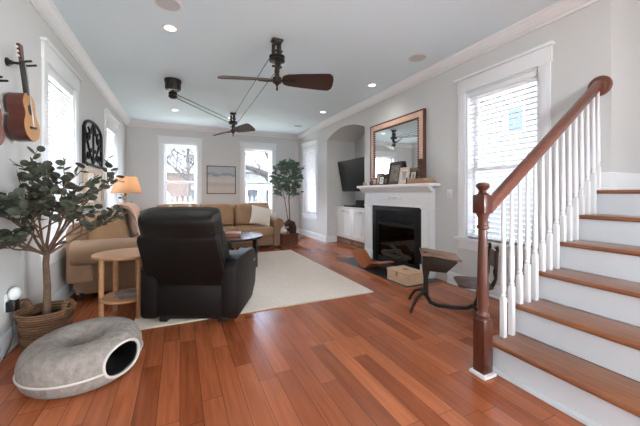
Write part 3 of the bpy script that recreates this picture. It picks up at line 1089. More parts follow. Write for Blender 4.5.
# cushions and throw
r_ = thing('throw_pillow', 'white square pillow leaning at right end of far sofa', 'pillow', (1.53, 6.29, .46))
MB().pillow(.46, .44, .16, M=TRS((0, 0, .2), (R(66), R(14), 0)), pinch=.12, p=2.6).build('cover', 'cream', r_)
for k, (x, lb) in enumerate(((-.2, 'cream pillow on the far sofa, nearer the lamp'), (.2, 'cream pillow on far sofa, nearer its middle'))):
    r_ = thing('throw_pillow', lb, 'pillow', (x, 6.33, .46))
    MB().pillow(.42, .42, .15, M=TRS((0, 0, .2), (R(66), R(42 if k else -38), 0)), pinch=.12, p=2.6).build('cover', 'cream', r_)
r_ = thing('throw_pillow', 'khaki pillow with white piping against near arm of left sofa', 'pillow', (-.77, 4.06, .475))
pm_ = TRS((0, 0, .23), (R(64), R(8), R(50)))
pl_ = MB().pillow(.5, .5, .2, M=pm_, pinch=.08, p=3).build('cover', 'olive', r_)
MB().tube([pm_ @ Vector((.25 * a * (1 - .06 * (a * b) ** 4), .25 * b * (1 - .06 * (a * b) ** 4), 0)) for a, b in
           [(-1 + 2 * t / 8, -1) for t in range(8)] + [(1, -1 + 2 * t / 8) for t in range(8)] + [(1 - 2 * t / 8, 1) for t in range(8)] + [(-1, 1 - 2 * t / 8) for t in range(8)]],
          .009, 6, True).build('piping', 'cream', pl_)
# throw blanket draped over the left sofa's back cushions
r_ = thing('throw_blanket', 'blush wrinkled throw draped over the left sofa back', 'blanket', (-.6, 4.95, .4))
m = MB()
nu, nv = 26, 24
path = [(-.86, .62), (-.86, .84), (-.80, .955), (-.72, .975), (-.63, .93), (-.555, .8), (-.51, .66), (-.47, .53), (-.40, .485), (-.28, .48)]


def along(t):
    q = t * (len(path) - 1)
    i = min(int(q), len(path) - 2)
    f_ = q - i
    return (path[i][0] * (1 - f_) + path[i + 1][0] * f_, path[i][1] * (1 - f_) + path[i + 1][1] * f_)


grid = []
for i in range(nu + 1):
    row = []
    for j in range(nv + 1):
        t = j / nv
        x, z = along(t)
        y = 4.36 + .66 * i / nu + .07 * math.sin(t * 5)
        wv = .014 * math.sin(i * 1.05 + 2.2 * math.sin(t * 5)) + .008 * math.sin(i * 2.1 + j * .7)
        row.append(m.bm.verts.new((x + .05 + wv, y, z + .012 + wv * .8)))
    grid.append(row)
for i in range(nu):
    for j in range(nv):
        m.bm.faces.new([grid[i][j], grid[i + 1][j], grid[i + 1][j + 1], grid[i][j + 1]])
bo = m.build('cloth', 'throw', r_, True)
sm = bo.modifiers.new('thick', 'SOLIDIFY')
sm.thickness = .012

# ------------------------------------------------------------------ coffee table
ct = thing('coffee_table', 'round dark espresso coffee table in front of far sofa', 'coffee table', (.67, 4.95, .014))
MB().lathe([(0, .415), (.53, .415), (.55, .422), (.552, .445), (.545, .456), (0, .456)], n=56).build('tabletop', 'espresso', ct)
for a in (-42.7, 77.3, 197.3):
    x, y = .5 * math.cos(R(a)), .5 * math.sin(R(a))
    MB().box((-.03, -.03, 0), (.03, .03, .415), .006, M=TRS((x, y, 0), (0, 0, R(a)))).build('leg', 'espresso', ct)
trm = mat('red_brown_tray', (150, 92, 66), .45, vary=(130, 76, 54), vs=6)
r_ = thing('wooden_box', 'flat reddish wooden box on the round coffee table', 'box', (.66, 4.92, .47), R(-12))
MB().box((-.21, -.15, 0), (.21, .15, .03), .004).build('box_base', trm, r_)
MB().box((-.215, -.155, .03), (.215, .155, .05), .005).build('lid', trm, r_)

# ------------------------------------------------------------------ table lamp and its table
lt = thing('lamp_table', 'small dark corner table under the lit lamp', 'side table', (-.875, 6.46, 0))
MB().box((-.19, -.19, .58), (.19, .19, .61), .006).build('tabletop', 'walnut', lt)
for x in (-.16, .16):
    for y in (-.16, .16):
        MB().box((x - .02, y - .02, 0), (x + .02, y + .02, .58), .003).build('leg', 'walnut', lt)
lp = thing('table_lamp', 'lit table lamp with tapered tan shade in the far left corner', 'lamp', (-.875, 6.46, .61))
MB().lathe([(.085, 0), (.085, .02), (.05, .035), (.042, .06), (.045, .2), (.04, .36), (.05, .38), (.03, .4), (.018, .43), (.014, .56)], n=24).build('base', mat('antique_white_lamp', (206, 188, 170), .6, vary=(170, 146, 128), vs=12), lp)
m = MB()
m.tube([(.06 * math.cos(t * .9 + 1), .06 * math.sin(t * .9 + 1) * 1.1, .12 + t * .034) for t in range(12)], .008, 6)
for k in range(14):
    t = k * .85
    p = Vector((.065 * math.cos(t * .9 + 1), .07 * math.sin(t * .9 + 1), .12 + t * .034))
    m.leaf(p, (p.x, p.y, random.uniform(-.03, .05)), .07, .05)
m.build('iron_vine', mat('dark_vine_metal', (72, 64, 48), .5, metal=.3), lp)
MB().lathe([(.245, .525), (.243, .523), (.163, .815), (.165, .817)], n=40).build('shade', 'shade', lp)
bl = MB().lathe([(.012, .54), (.03, .6), (.036, .64), (.025, .675), (0, .685)], n=16).build('bulb', 'bulb', lp)
MB().cyl((-.164, 0, .81), (.164, 0, .81), .003, n=6).cyl((0, -.164, .81), (0, .164, .81), .003, n=6).cyl((0, 0, .56), (0, 0, .82), .004, n=6).build('harp', 'bronze', lp)
pl = bpy.data.lights.new('lamp_glow', 'POINT')
pl.energy = .7
pl.color = (1, .78, .52)
pl.shadow_soft_size = .05
plo = bpy.data.objects.new('lamp_glow', pl)
plo.location = (0, 0, .68)
plo.parent = lp
COL.objects.link(plo)


# ------------------------------------------------------------------ trees in baskets
def basket(root, r0, r1, h, m, handles=True, sy=1):
    b = MB()
    prof = []
    n = 11
    for k in range(n + 1):
        t = k / n
        rr = r0 + (r1 - r0) * t
        prof += [(rr - .006, h * t), (rr + .004, h * (t + .45 / n))] if k < n else [(rr, h * t)]
    inner = [(r1 - .012, h), (r0 - .012, .02), (0, .02)]
    b.lathe(prof[:1] and [(0, 0)] + prof + inner, n=36, sy=sy)
    b.tube([(r1 * math.cos(a), sy * r1 * math.sin(a), h) for a in [2 * PI * k / 36 for k in range(36)]], .012, 8, True)
    o = b.build('basket_body', m, root)
    return o


BX, BY = -.915, 2.95
bk = thing('wicker_basket', 'brown wicker basket with two loop handles holding the round-leaf tree', 'basket', (BX, BY, 0))
basket(bk, .14, .168, .25, 'wicker')
for a in (R(-24 + 180), R(-24)):
    ca, sa = math.cos(a), math.sin(a)
    pts = []
    for k in range(13):
        t = PI * k / 12
        w_ = .05 * math.cos(t)
        pts.append((.166 * ca - sa * w_, .166 * sa + ca * w_, .235 + .085 * math.sin(t)))
    MB().tube(pts, .014, 8).build('handle', 'wicker', bk)
tr = thing('potted_tree', 'round-leaf eucalyptus tree with forked trunk in the wicker basket', 'plant', (BX, BY, .022))
MB().lathe([(0, 0), (.11, 0), (.13, .18), (.122, .18), (.118, .16), (0, .16)], n=24).build('pot', 'dark', tr)
MB().lathe([(0, .158), (.117, .158), (.09, .172), (0, .178)], n=20).build('soil', mat('dark_soil', (50, 40, 32), .95, bump=.8, bs=60), tr)
tk = MB()
lf = MB()


def put_leaf(mb, p, d, L, W, lim=None):
    if lim and lim(Vector(p) + Vector(d).normalized() * L):
        return
    mb.leaf(p, d, L, W)


def branch(tk, lf, p, d, L, r, depth, leafL, leafW, nl, lim, twig=.55, spread=.6, lift=.12):
    pts = [Vector(p)]
    d = Vector(d).normalized()
    n = 5
    for k in range(n):
        d = (d + Vector((random.uniform(-.16, .16), random.uniform(-.16, .16), random.uniform(-.08, .12) + lift * .5))).normalized()
        q = pts[-1] + d * L / n
        if lim and lim(q):
            d = Vector((abs(d.x), d.y, d.z))
            q = pts[-1] + d * L / n
        pts.append(q)
    tk.tube(pts, [r * (1 - .55 * k / n) for k in range(n + 1)], 6)
    if depth == 0:
        for k in range(nl):
            t = .15 + .85 * k / max(1, nl - 1)
            i = min(int(t * n), n - 1)
            q = pts[i].lerp(pts[i + 1], t * n - i)
            a = random.uniform(0, 2 * PI)
            ld = Vector((math.cos(a), math.sin(a), random.uniform(-.5, .5))) + d * .5
            s_ = random.uniform(.75, 1.15)
            put_leaf(lf, q, ld, leafL * s_, leafW * s_, lim)
        return
    kids = 3 if depth > 1 else 3
    for k in range(kids):
        t = .45 + .55 * (k + 1) / kids
        i = min(int(t * n), n - 1)
        q = pts[i].lerp(pts[i + 1], min(1, t * n - i))
        a = random.uniform(0, 2 * PI)
        dd = d + Vector((math.cos(a), math.sin(a), random.uniform(-.3, .5))) * spread
        branch(tk, lf, q, dd, L * random.uniform(.55, .8), r * .55, depth - 1, leafL, leafW, nl, lim, twig, spread, lift)


limw = lambda q: (q.x + BX < XL + .03)
tk.tube([(0, 0, .16), (.004, .004, .4), (-.004, 0, .58), (.004, .002, .68)], [.026, .022, .02, .02], 10)
for (dx, dy, dz, L) in ((-.4, -.55, .8, .34), (.3, .5, .85, .38), (.6, -.35, .65, .36), (-.05, .1, 1, .42), (.2, -.7, .7, .36), (.1, .8, .55, .34), (-.35, .45, .8, .34), (.45, .2, .35, .3), (.15, -.85, .3, .3), (-.2, -.8, .35, .28), (.35, -.5, 1, .4)):
    branch(tk, lf, (.002, 0, .64), (dx, dy, dz), L, .012, 2, .062, .056, 6, limw, spread=.95, lift=.02)
tk.build('trunk', 'bark', tr)
lf.build('foliage', 'leaf', tr, smooth=0)['kind'] = 'stuff'

# far corner ficus
FX, FY = 2.5, 7.3
fc = thing('ficus_tree', 'slender green ficus tree in the far right corner', 'plant', (FX, FY, 0))
MB().lathe([(0, 0), (.11, 0), (.14, .26), (.13, .26), (.125, .24), (0, .24)], n=24).build('pot', 'dark', fc)
tk, lf = MB(), MB()
tk.tube([(0, 0, .23), (.01, 0, .6), (-.01, .0, .95), (0, 0, 1.15)], [.017, .015, .013, .011], 8)
tk.tube([(0, 0, .23), (-.05, .02, .6), (-.13, -.02, 1.0), (-.2, -.04, 1.25)], [.012, .01, .009, .007], 8)
limf = lambda q: (q.x + FX > XR - .04 or q.y + FY > YB - .05)
tk.tube([(0, 0, 1.15), (.01, 0, 1.5), (-.02, .01, 1.85)], [.011, .008, .004], 8)
tk.tube([(-.2, -.04, 1.25), (-.16, -.03, 1.5), (-.12, 0, 1.75)], [.007, .005, .003], 8)
for k in range(30):
    t_ = k / 29
    zz = .98 + .85 * t_
    a = k * 2.4
    L = .27 * math.sin(PI * (.22 + .68 * t_)) + .04
    branch(tk, lf, (-.03 - .05 * (k % 2), 0, zz), (math.cos(a), math.sin(a), .45), L, .006, 1, .1, .052, 11, limf, spread=.8, lift=.03)
tk.build('trunk', 'bark', fc)
lf.build('foliage', 'leaf2', fc, smooth=0)['kind'] = 'stuff'

# wicker hamper beside the far sofa
hb = thing('wicker_hamper', 'dark reddish wicker basket on the floor right of the far sofa', 'basket', (2.1, 6.3, 0))
m = MB()
for k in range(9):
    z = .03 * k
    o_ = .0 if k % 2 else .006
    m.box((-.17 - o_, -.25 - o_, z), (.17 + o_, .25 + o_, z + .032), .012)
m.build('basket_body', 'wicker2', hb)
m = MB()
m.box((-.185, -.265, .262), (.185, -.245, .29), .008).box((-.185, .245, .262), (.185, .265, .29), .008).box((-.185, -.245, .262), (-.165, .245, .29), .008).box((.165, -.245, .262), (.185, .245, .29), .008)
m.build('rim', 'wicker2', hb)
r_ = thing('rolled_blanket', 'dark patterned rolled blanket standing up in the reddish wicker basket', 'blanket', (2.16, 6.22, .275))
MB().tube([(.05, 0, .0), (.055, 0, .1), (.03, 0, .2), (-.04, 0, .235), (-.1, 0, .19), (-.09, 0, .15)], [.075, .08, .078, .075, .06, .03], 14).build('roll', mat('dark_plaid', (92, 62, 52), .9, vary=(46, 40, 42), vs=30, bump=.5, bs=80), r_)
r_ = thing('folded_blanket', 'pale crumpled blanket lying in the reddish wicker basket beside sofa arm', 'blanket', (1.99, 6.3, .275))
MB().pillow(.16, .3, .12, M=TRS((0, 0, .06), (0, 0, 0)), p=3, noise=.02).build('fold', 'cream', r_)

# ------------------------------------------------------------------ cat bed
cbx, cby = -.54, 2.34
ctb = thing('cat_bed', 'grey felt doughnut cat tunnel bed on the floor in front', 'pet bed', (cbx, cby, 0))
Rm, Ra, Hh = .196, .114, .128
HA, HWD = R(-38), R(23)     # direction and half width of the entrance
nu, nv = 96, 40
m = MB()
g = {}


def torus_pt(a, b, k=1.0):
    p = 2.4
    cb_, sb_ = math.cos(b), math.sin(b)
    rr = Rm + Ra * k * math.copysign(abs(cb_) ** (2 / p), cb_)
    zz = Hh + Hh * k * math.copysign(abs(sb_) ** (2 / p), sb_)
    zz += .012 * math.sin(a + 1)*(zz / .26)
    return Vector((rr * math.cos(a), rr * math.sin(a), zz))


def inside_hole(a, b):
    da = (a - HA + PI) % (2 * PI) - PI
    bb = (b + PI) % (2 * PI) - PI
    return (da / HWD) ** 2 + ((bb - .06) / .68) ** 2 < 1


def snap(a, b):
    """pull points next to the entrance onto its oval edge"""
    da = (a - HA + PI) % (2 * PI) - PI
    bb = (b + PI) % (2 * PI) - PI
    q = math.hypot(da / HWD, (bb - .06) / .68)
    if 1e-6 < q < 1.28 and q > .72:
        return HA + da / q, .06 + (bb - .06) / q
    return a, b


for i in range(nu):
    for j in range(nv):
        g[i, j] = m.bm.verts.new(torus_pt(*snap(2 * PI * i / nu, 2 * PI * j / nv)))
inn = {}
for i in range(nu):
    for j in range(nv):
        a, b = 2 * PI * (i + .5) / nu, 2 * PI * (j + .5) / nv
        if inside_hole(a, b):
            continue
        m.bm.faces.new([g[i, j], g[(i + 1) % nu, j], g[(i + 1) % nu, (j + 1) % nv], g[i, (j + 1) % nv]])
bmesh.ops.delete(m.bm, geom=[v for v in m.bm.verts if not v.link_faces], context='VERTS')
bmesh.ops.recalc_face_normals(m.bm, faces=m.bm.faces[:])
# smooth hole edge onto the ellipse
for v in m.bm.verts:
    pass
sh = m.build('felt_shell', 'felt', ctb, smooth=60)
md = sh.modifiers.new('thick', 'SOLIDIFY')
md.thickness = .012
md.offset = -1
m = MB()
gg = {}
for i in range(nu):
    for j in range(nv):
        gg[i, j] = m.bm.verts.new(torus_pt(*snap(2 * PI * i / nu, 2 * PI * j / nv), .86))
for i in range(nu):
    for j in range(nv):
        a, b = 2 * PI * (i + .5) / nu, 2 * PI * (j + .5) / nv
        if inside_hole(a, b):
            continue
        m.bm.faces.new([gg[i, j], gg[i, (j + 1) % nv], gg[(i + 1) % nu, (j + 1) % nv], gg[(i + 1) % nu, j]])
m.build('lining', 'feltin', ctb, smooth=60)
pts = []
for k in range(61):
    a = HA + HWD * 1.02 + (2 * PI - 2.04 * HWD) * k / 60
    pts.append(torus_pt(a, -.12, 1.01))
MB().tube(pts, .006, 6).build('zip', 'zipm', ctb)
pts = []
for k in range(40):
    t = 2 * PI * k / 40
    a = HA + HWD * 1.0 * math.cos(t)
    b = .06 + .69 * math.sin(t)
    pts.append(torus_pt(a, b, 1.005))
MB().tube(pts, .008, 6, True).build('entrance_binding', 'zipm', ctb)


# ------------------------------------------------------------------ guitars on the left wall
def instrument(name, label, cat, y, zb, s, rot, body_h, sides, top, xw, lean=0):
    """hangs on the wall, face towards +X; zb bottom of the body"""
    g = thing(name, label, cat, (xw, y, zb))
    M = Euler((R(rot), R(-lean), 0)).to_matrix().to_4x4()
    N = 40
    out = []
    for k in range(N):
        t = 2 * PI * k / N
        v = -math.cos(t)          # -1 bottom .. 1 top
        zz = (v + 1) / 2
        if zz < .42:
            q = zz / .42
            wd = .15 * math.sin(PI / 2 * min(1, q * 1.0 + .0) ** .5) if q < .6 else .15 * math.sin(PI / 2 * .6 ** .5) + (.15 - .15 * math.sin(PI / 2 * .6 ** .5)) * (1 - abs(q - .8) / .2 if q < .8 else 1) * .6
        wl = .15 * math.sqrt(max(0, 1 - ((zz - .30) / .30) ** 2)) if zz < .6 else 0
        wu = .113 * math.sqrt(max(0, 1 - ((zz - .77) / .235) ** 2)) if zz > .535 else 0
        wm = .095 if .28 < zz < .82 else 0
        wd = max(wl, wu, wm)
        out.append((math.copysign(wd, math.sin(t)) * s if abs(math.sin(t)) > 1e-6 else 0, zz * body_h))
    dpt = .095 * s + .01
    m = MB().prism(out, 0, 0, dpt, M=M)
    m.build('body', sides, g)
    MB().prism([(a * .99, .002 + b * .992) for a, b in out], 0, dpt, dpt + .003, M=M).build('soundboard', top, g)
    MB().cyl((dpt + .002, 0, body_h * .66), (dpt + .0045, 0, body_h * .66), .045 * s, n=24, M=M).build('sound_hole', 'ebony', g)
    MB().box((dpt + .002, -.06 * s, body_h * .26), (dpt + .012, .06 * s, body_h * .26 + .022 * s), .003, M=M).build('bridge', 'ebony', g)
    if s > .9:
        MB().prism([(.03, body_h * .35), (.085, body_h * .38), (.08, body_h * .55), (.045, body_h * .6), (.035, body_h * .5)], 0, dpt + .003, dpt + .005, M=M).build('pickguard', 'ebony', g)
    nl = .26 * s
    nk = MB().box((dpt - .02, -.022 * s, body_h * .95), (dpt + .008, .022 * s, body_h + nl), .006, M=M).build('neck', 'ebony', g)
    MB().prism([(-.024 * s, body_h + nl), (.024 * s, body_h + nl), (.034 * s, body_h + nl + .1 * s), (.03 * s, body_h + nl + .13 * s), (-.03 * s, body_h + nl + .13 * s), (-.034 * s, body_h + nl + .1 * s)],
               0, dpt - .016, dpt + .002, M=M @ TRS((0, 0, 0), (0, R(0), 0))).build('headstock', 'mahog', g)
    for sd in (-1, 1):
        for k in range(3):
            z = body_h + nl + .03 * s + k * .034 * s
            MB().cyl((dpt - .008, sd * .028 * s, z), (dpt - .008, sd * .05 * s, z), .004, n=6, M=M).sphere((dpt - .008, sd * .054 * s, z), .01 * s, 8, M=M).build('tuning_peg', 'ivory', g)
    m = MB()
    for k in range(6):
        yy = (-.012 + k * .0048) * s
        m.cyl((dpt + .011, yy, body_h * .28), (dpt + .011, yy, body_h + nl), .0006, n=4, M=M)
    m.build('strings', 'steel', g)
    return g


instrument('acoustic_guitar', 'small acoustic guitar with honey top and dark sides hanging on the wall', 'guitar', 2.93, 1.5, .86, 7, .345, 'mahog', 'honey', XL + .05, 4)
hg = thing('guitar_hanger', 'black wall hanger holding the honey-topped guitar neck', 'hanger', (XL, 2.9, 2.06))
MB().lathe([(.03, 0), (.03, .01), (.018, .016), (.016, .03)], n=18, M=TRS((0, 0, 0), (0, R(90), 0))).build('wall_plate', 'dark', hg)
MB().tube([(.02, 0, 0), (.09, 0, 0)], .01, 8).tube([(.09, 0, 0), (.1, -.03, 0), (.12, -.05, .004), (.155, -.05, .012)], .008, 8).tube([(.09, 0, 0), (.1, .03, 0), (.12, .03, .004), (.155, .03, .012)], .008, 8).build('yoke', 'dark', hg)
instrument('ukulele', 'red-brown ukulele body hanging at the left edge beside the guitar', 'ukulele', 2.42, 1.4, .72, 0, .25, 'mahog2', 'mahog2', XL + .055)
hg = thing('guitar_hanger', 'black wall hanger holding the red-brown ukulele', 'hanger', (XL, 2.42, 1.79))
MB().lathe([(.03, 0), (.03, .01), (.018, .016), (.016, .03)], n=18, M=TRS((0, 0, 0), (0, R(90), 0))).build('wall_plate', 'dark', hg)
MB().tube([(.02, 0, 0), (.09, 0, 0)], .01, 8).tube([(.09, 0, 0), (.1, -.03, 0), (.18, -.034, .012)], .007, 8).tube([(.09, 0, 0), (.1, .03, 0), (.18, .034, .012)], .007, 8).build('yoke', 'dark', hg)

# ------------------------------------------------------------------ iron wall panel and old window frame below it
wp = thing('iron_wall_panel', 'black arched iron scrollwork panel on the left wall', 'wall decor', (XL + .02, 5.2, 1.52))
PY, PZ = .47, .46


def arch_z(y):
    return PZ + .13 * math.sqrt(max(0, 1 - (y / PY) ** 2)) ** 1.2


m = MB()
m.tube([(0, -PY, 0), (0, -PY, PZ)] + [(0, -PY + 2 * PY * k / 16, arch_z(-PY + 2 * PY * k / 16)) for k in range(1, 16)] + [(0, PY, PZ), (0, PY, 0)], .02, 8, True)
m.build('outer_frame', 'iron', wp)
m = MB()


def spiral(cy, cz, r, a0, turns, sgn):
    return [(0, cy + r * (1 - .75 * t / 18) * math.cos(a0 + sgn * turns * 2 * PI * t / 18), cz + r * (1 - .75 * t / 18) * math.sin(a0 + sgn * turns * 2 * PI * t / 18)) for t in range(19)]


for sy in (-1, 1):
    for cz, r in ((.13, .1), (.38, .1)):
        m.tube(spiral(sy * .27, cz, r, PI / 2, .9, sy), .013, 6)
    m.tube([(0, sy * (.0 + .45 * k / 10), .02 + .46 * (k / 10) ** 1.3) for k in range(11)], .013, 6)
    m.tube([(0, sy * (.45 - .45 * k / 10), .25 + .33 * (k / 10) ** 1.2) for k in range(11)], .013, 6)
    for yy, cz in ((.1, .2), (.4, .28), (.12, .45), (.38, .06)):
        m.sphere((0, sy * yy, cz), .04, 8, (.3, 1.3, .8))
m.cyl((0, 0, .0), (0, 0, .58), .013, n=6)
m.build('scrollwork', 'iron', wp)
ow = thing('old_window_frame', 'pale weathered wooden window frame below the iron panel', 'wall decor', (XL + .022, 5.22, .95))
fr = mat('weathered_pine', (216, 196, 172), .7, vary=(198, 174, 148), vs=10)
m = MB()
for y in (-.46, -.02, .4):
    m.box((-.02, y, 0), (.02, y + .06, .52), .003)
for z in (0, .46):
    m.box((-.02, -.4, z), (.02, -.02, z + .06), .003).box((-.02, .04, z), (.02, .4, z + .06), .003)
m.build('frame', fr, ow)
MB().box((-.006, -.4, .06), (.0, -.02, .46)).build('pane', mat('frosted_pane', (224, 218, 206), .3), ow)
MB().box((-.006, .04, .06), (.0, .4, .46)).build('pane', mat('cream_pane', (208, 196, 180), .4), ow)

# painting, switch, plug
pt = thing('framed_painting', 'framed beach painting in thin brown frame between far windows', 'painting', (.97, YB - .02, 1.12))
m = MB()
px, pz = .36, .72
for a, b in (((-px, -.018, 0), (-px + .022, .02, pz)), ((px - .022, -.018, 0), (px, .02, pz)), ((-px + .022, -.018, 0), (px - .022, .02, .022)), ((-px + .022, -.018, pz - .022), (px - .022, .02, pz))):
    m.box(a, b, .003)
m.build('frame', mat('taupe_frame', (104, 88, 76), .5), pt)
MB().box((-px + .022, -.006, .022), (px - .022, .01, pz - .022)).build('canvas', 'canvas', pt)
sw = thing('light_switch', 'white light switch plate right of the mantel', 'switch', (XR, 2.82, 1.06))
MB().box((-.006, -.04, 0), (0, .04, .12), .003).build('plate', 'white', sw)
MB().box((-.011, -.016, .03), (-.006, .016, .09), .002).build('rocker', 'ivory', sw)
ol = thing('wall_outlet', 'white outlet plate low on the left wall', 'outlet', (XL, 2.905, .29))
MB().box((0, -.04, 0), (.006, .04, .12), .003).build('plate', 'white', ol)
ad = thing('plug_adapter', 'black plug adapter in the low left outlet', 'adapter', (XL + .006, 2.9, .285))
MB().box((0, -.04, 0), (.055, .035, .075), .008).build('case', 'dark', ad)
MB().tube([(.03, -.01, .0), (.035, -.015, -.08), (.04, -.03, -.17), (.035, -.06, -.23), (.03, -.1, -.262), (.04, -.16, -.265)], .004, 6).build('cable', 'dark', ad)
nl_ = thing('air_freshener', 'white rounded plug-in above the black adapter', 'air freshener', (XL + .006, 2.905, .36))
MB().sphere((.035, 0, .045), .045, 14, (.8, 1, 1.05)).build('cover', 'white', nl_)

# ------------------------------------------------------------------ school desk
dx_, dy_, _ = cw(1.04, 3.0)
dk = thing('school_desk', 'antique child school desk with cast iron legs and attached seat', 'desk', (dx_, dy_, 0), -TH - R(15))
MB().prism([(-.035, .40), (.17, .39), (.265, .485), (.265, .50), (-.035, .54)], 1, -.15, .15, .004).build('desk_box', 'deskwood', dk)
lid = MB().prism([(.035, .541), (.30, .500), (.30, .517), (.035, .559)], 1, -.17, .17, .004).build('lid', 'desktop', dk)
ink = MB().prism([(-.05, .54), (.033, .54), (.033, .561), (-.05, .561)], 1, -.17, .17, .004).build('top_strip', 'desktop', dk)
MB().cyl((-.01, -.09, .561), (-.01, -.09, .567), .02, n=16).build('inkwell', 'ebony', ink)
MB().prism([(-.022, .12), (.025, .12), (.022, .3), (.045, .40), (-.035, .40), (-.022, .3)], 1, -.014, .014, .004).build('pedestal', 'castiron', dk)
for sd in (-1, 1):
    m = MB()
    m.tube([(0, 0, .17), (-.035, sd * .06, .165), (-.09, sd * .13, .13), (-.13, sd * .18, .06), (-.15, sd * .2, .01)], [.021, .018, .016, .014, .014], 8)
    m.build('foot', 'castiron', dk)
MB().tube([(0, 0, .2), (.01, 0, .12), (.045, 0, .06), (.11, 0, .035), (.25, 0, .03), (.37, 0, .035), (.44, 0, .07), (.47, 0, .14), (.475, 0, .25)], [.022, .022, .02, .018, .018, .018, .02, .02, .022], 10).build('connecting_bar', 'castiron', dk)
for sd in (-1, 1):
    MB().tube([(.42, 0, .06), (.44, sd * .06, .055), (.46, sd * .12, .012)], [.016, .014, .012], 8).build('rear_foot', 'castiron', dk)
MB().prism([(.275, -.13), (.32, -.165), (.53, -.165), (.57, -.13), (.57, .15), (.53, .185), (.32, .185), (.275, .15)], 2, .265, .292, .008).build('seat', 'seatw', dk)
m = MB()
for sd in (-1, 1):
    y = sd * .12
    m.tube([(.54, y, .262), (.565, y, .31), (.585, y, .36), (.58, y, .42), (.592, y, .5), (.588, y, .56), (.6, y, .62), (.59, y, .645)], [.014, .018, .013, .019, .013, .019, .014, .02], 8)
m.build('back_iron', 'castiron', dk)
MB().prism([(.58, .45), (.592, .45), (.605, .6), (.593, .6)], 1, -.14, .14, .004).build('backrest', 'seatw', dk)

# ------------------------------------------------------------------ crate and bent board on the hearth
cr = thing('wooden_crate', 'pale wooden box with lid and latch on the hearth edge', 'box', (2.62, 3.09, .007), R(2))
MB().box((-.14, -.19, 0), (.14, .19, .11), .004).build('box_body', 'pine', cr)
MB().box((-.143, -.193, .113), (.143, .193, .15), .005).build('lid', 'pine', cr)
MB().box((-.03, -.03, .15), (.03, .03, .156), .002).box((-.147, -.02, .08), (-.143, .02, .135), .001).build('latch', 'oak', cr)
bb = thing('bent_board', 'wavy bent plywood board lying on the slate hearth', 'board', (2.62, 4.0, .006))
ctl = [(.25, .2), (.18, .165), (.11, .115), (.03, .055), (-.05, .014), (-.12, .003), (-.19, .022), (-.26, .075), (-.33, .115), (-.42, .135), (-.52, .145)]


def cat(P, t):
    n = len(P) - 1
    i = min(int(t * n), n - 1)
    f_ = t * n - i
    p = [P[max(0, min(n, i + k))] for k in (-1, 0, 1, 2)]
    return tuple(.5 * (2 * p[1][c] + (p[2][c] - p[0][c]) * f_ + (2 * p[0][c] - 5 * p[1][c] + 4 * p[2][c] - p[3][c]) * f_ ** 2 + (3 * p[1][c] - p[0][c] - 3 * p[2][c] + p[3][c]) * f_ ** 3) for c in (0, 1))


cv = [cat(ctl, k / 40) for k in range(41)]
poly = [(y, z) for y, z in cv] + [(y, z + .016) for y, z in cv[::-1]]
m = MB()
bt_ = m.bm
for (x0, x1) in ((-.13, .13),):
    A = [[bt_.verts.new((x, y, z + dz)) for x in (x0, x1) for dz in (0, .016)] for y, z in cv]
    for a, b in zip(A, A[1:]):
        for i, j in ((0, 1), (1, 3), (3, 2), (2, 0)):
            bt_.faces.new([a[i], a[j], b[j], b[i]])
    bt_.faces.new([A[0][k] for k in (0, 1, 3, 2)])
    bt_.faces.new([A[-1][k] for k in (0, 2, 3, 1)])
bmesh.ops.recalc_face_normals(bt_, faces=bt_.faces[:])
m.build('plywood', 'ply', bb)
fv = thing('floor_register', 'dark floor heating register by the far right baseboard', 'vent', (2.85, 7.2, 0))
MB().box((-.06, -.15, 0), (.06, .15, .005), .002).build('plate', 'vent', fv)
m = MB()
for k in range(12):
    m.box((-.045, -.135 + k * .0235, .005), (.045, -.125 + k * .0235, .007))
m.build('grille', 'dark', fv)

# ------------------------------------------------------------------ ceiling fittings
dl = None
for k, (x, y, lb) in enumerate(((-.09, 3.44, 'recessed ceiling light nearest, left of the near fan'), (-.09, 6.75, 'recessed ceiling light beyond the belt motor'),
                                (2.69, 3.94, 'recessed ceiling light right of the mirror top, near the crown'), (2.66, 5.65, 'recessed ceiling light above the arched niche'),
                                (1.0, 6.95, 'recessed ceiling light farthest, just behind the far fan'))):
    r_ = thing('recessed_light', lb, 'ceiling light', (x, y, ZC), 0, 'recessed ceiling lights')
    MB().lathe([(.05, -.001), (.052, -.006), (.075, -.006), (.08, 0), (.05, 0)], n=32).build('trim_ring', 'white', r_)
    MB().lathe([(0, -.003), (.05, -.003), (.05, 0), (0, 0)], n=28).build('lens', 'lampglass', r_)
    l = bpy.data.lights.new('downlight_glow', 'SPOT')
    l.energy = 6
    l.spot_size = R(130)
    l.spot_blend = .9
    l.shadow_soft_size = .05
    l.color = (1, .96, .9)
    lo = bpy.data.objects.new('downlight_glow', l)
    lo.location = (0, 0, -.012)
    lo.parent = r_
    COL.objects.link(lo)
for x, y, lb in ((-.096, 3.01, 'round ceiling speaker grille nearest the left, by the near downlight'), (2.66, 2.92, 'round ceiling speaker grille near the large right window'), (2.65, 7.07, 'round ceiling speaker grille in the far right corner')):
    r_ = thing('ceiling_speaker', lb, 'speaker', (x, y, ZC), 0, 'round ceiling speakers')
    MB().lathe([(.1, 0), (.1, -.005), (.112, -.005), (.115, 0)], n=36).build('bezel', 'white', r_)
    MB().lathe([(0, -.004), (.1, -.004), (.1, 0), (0, 0)], n=32).build('grille', 'screw', r_)

# ------------------------------------------------------------------ belt fans
BL = .62


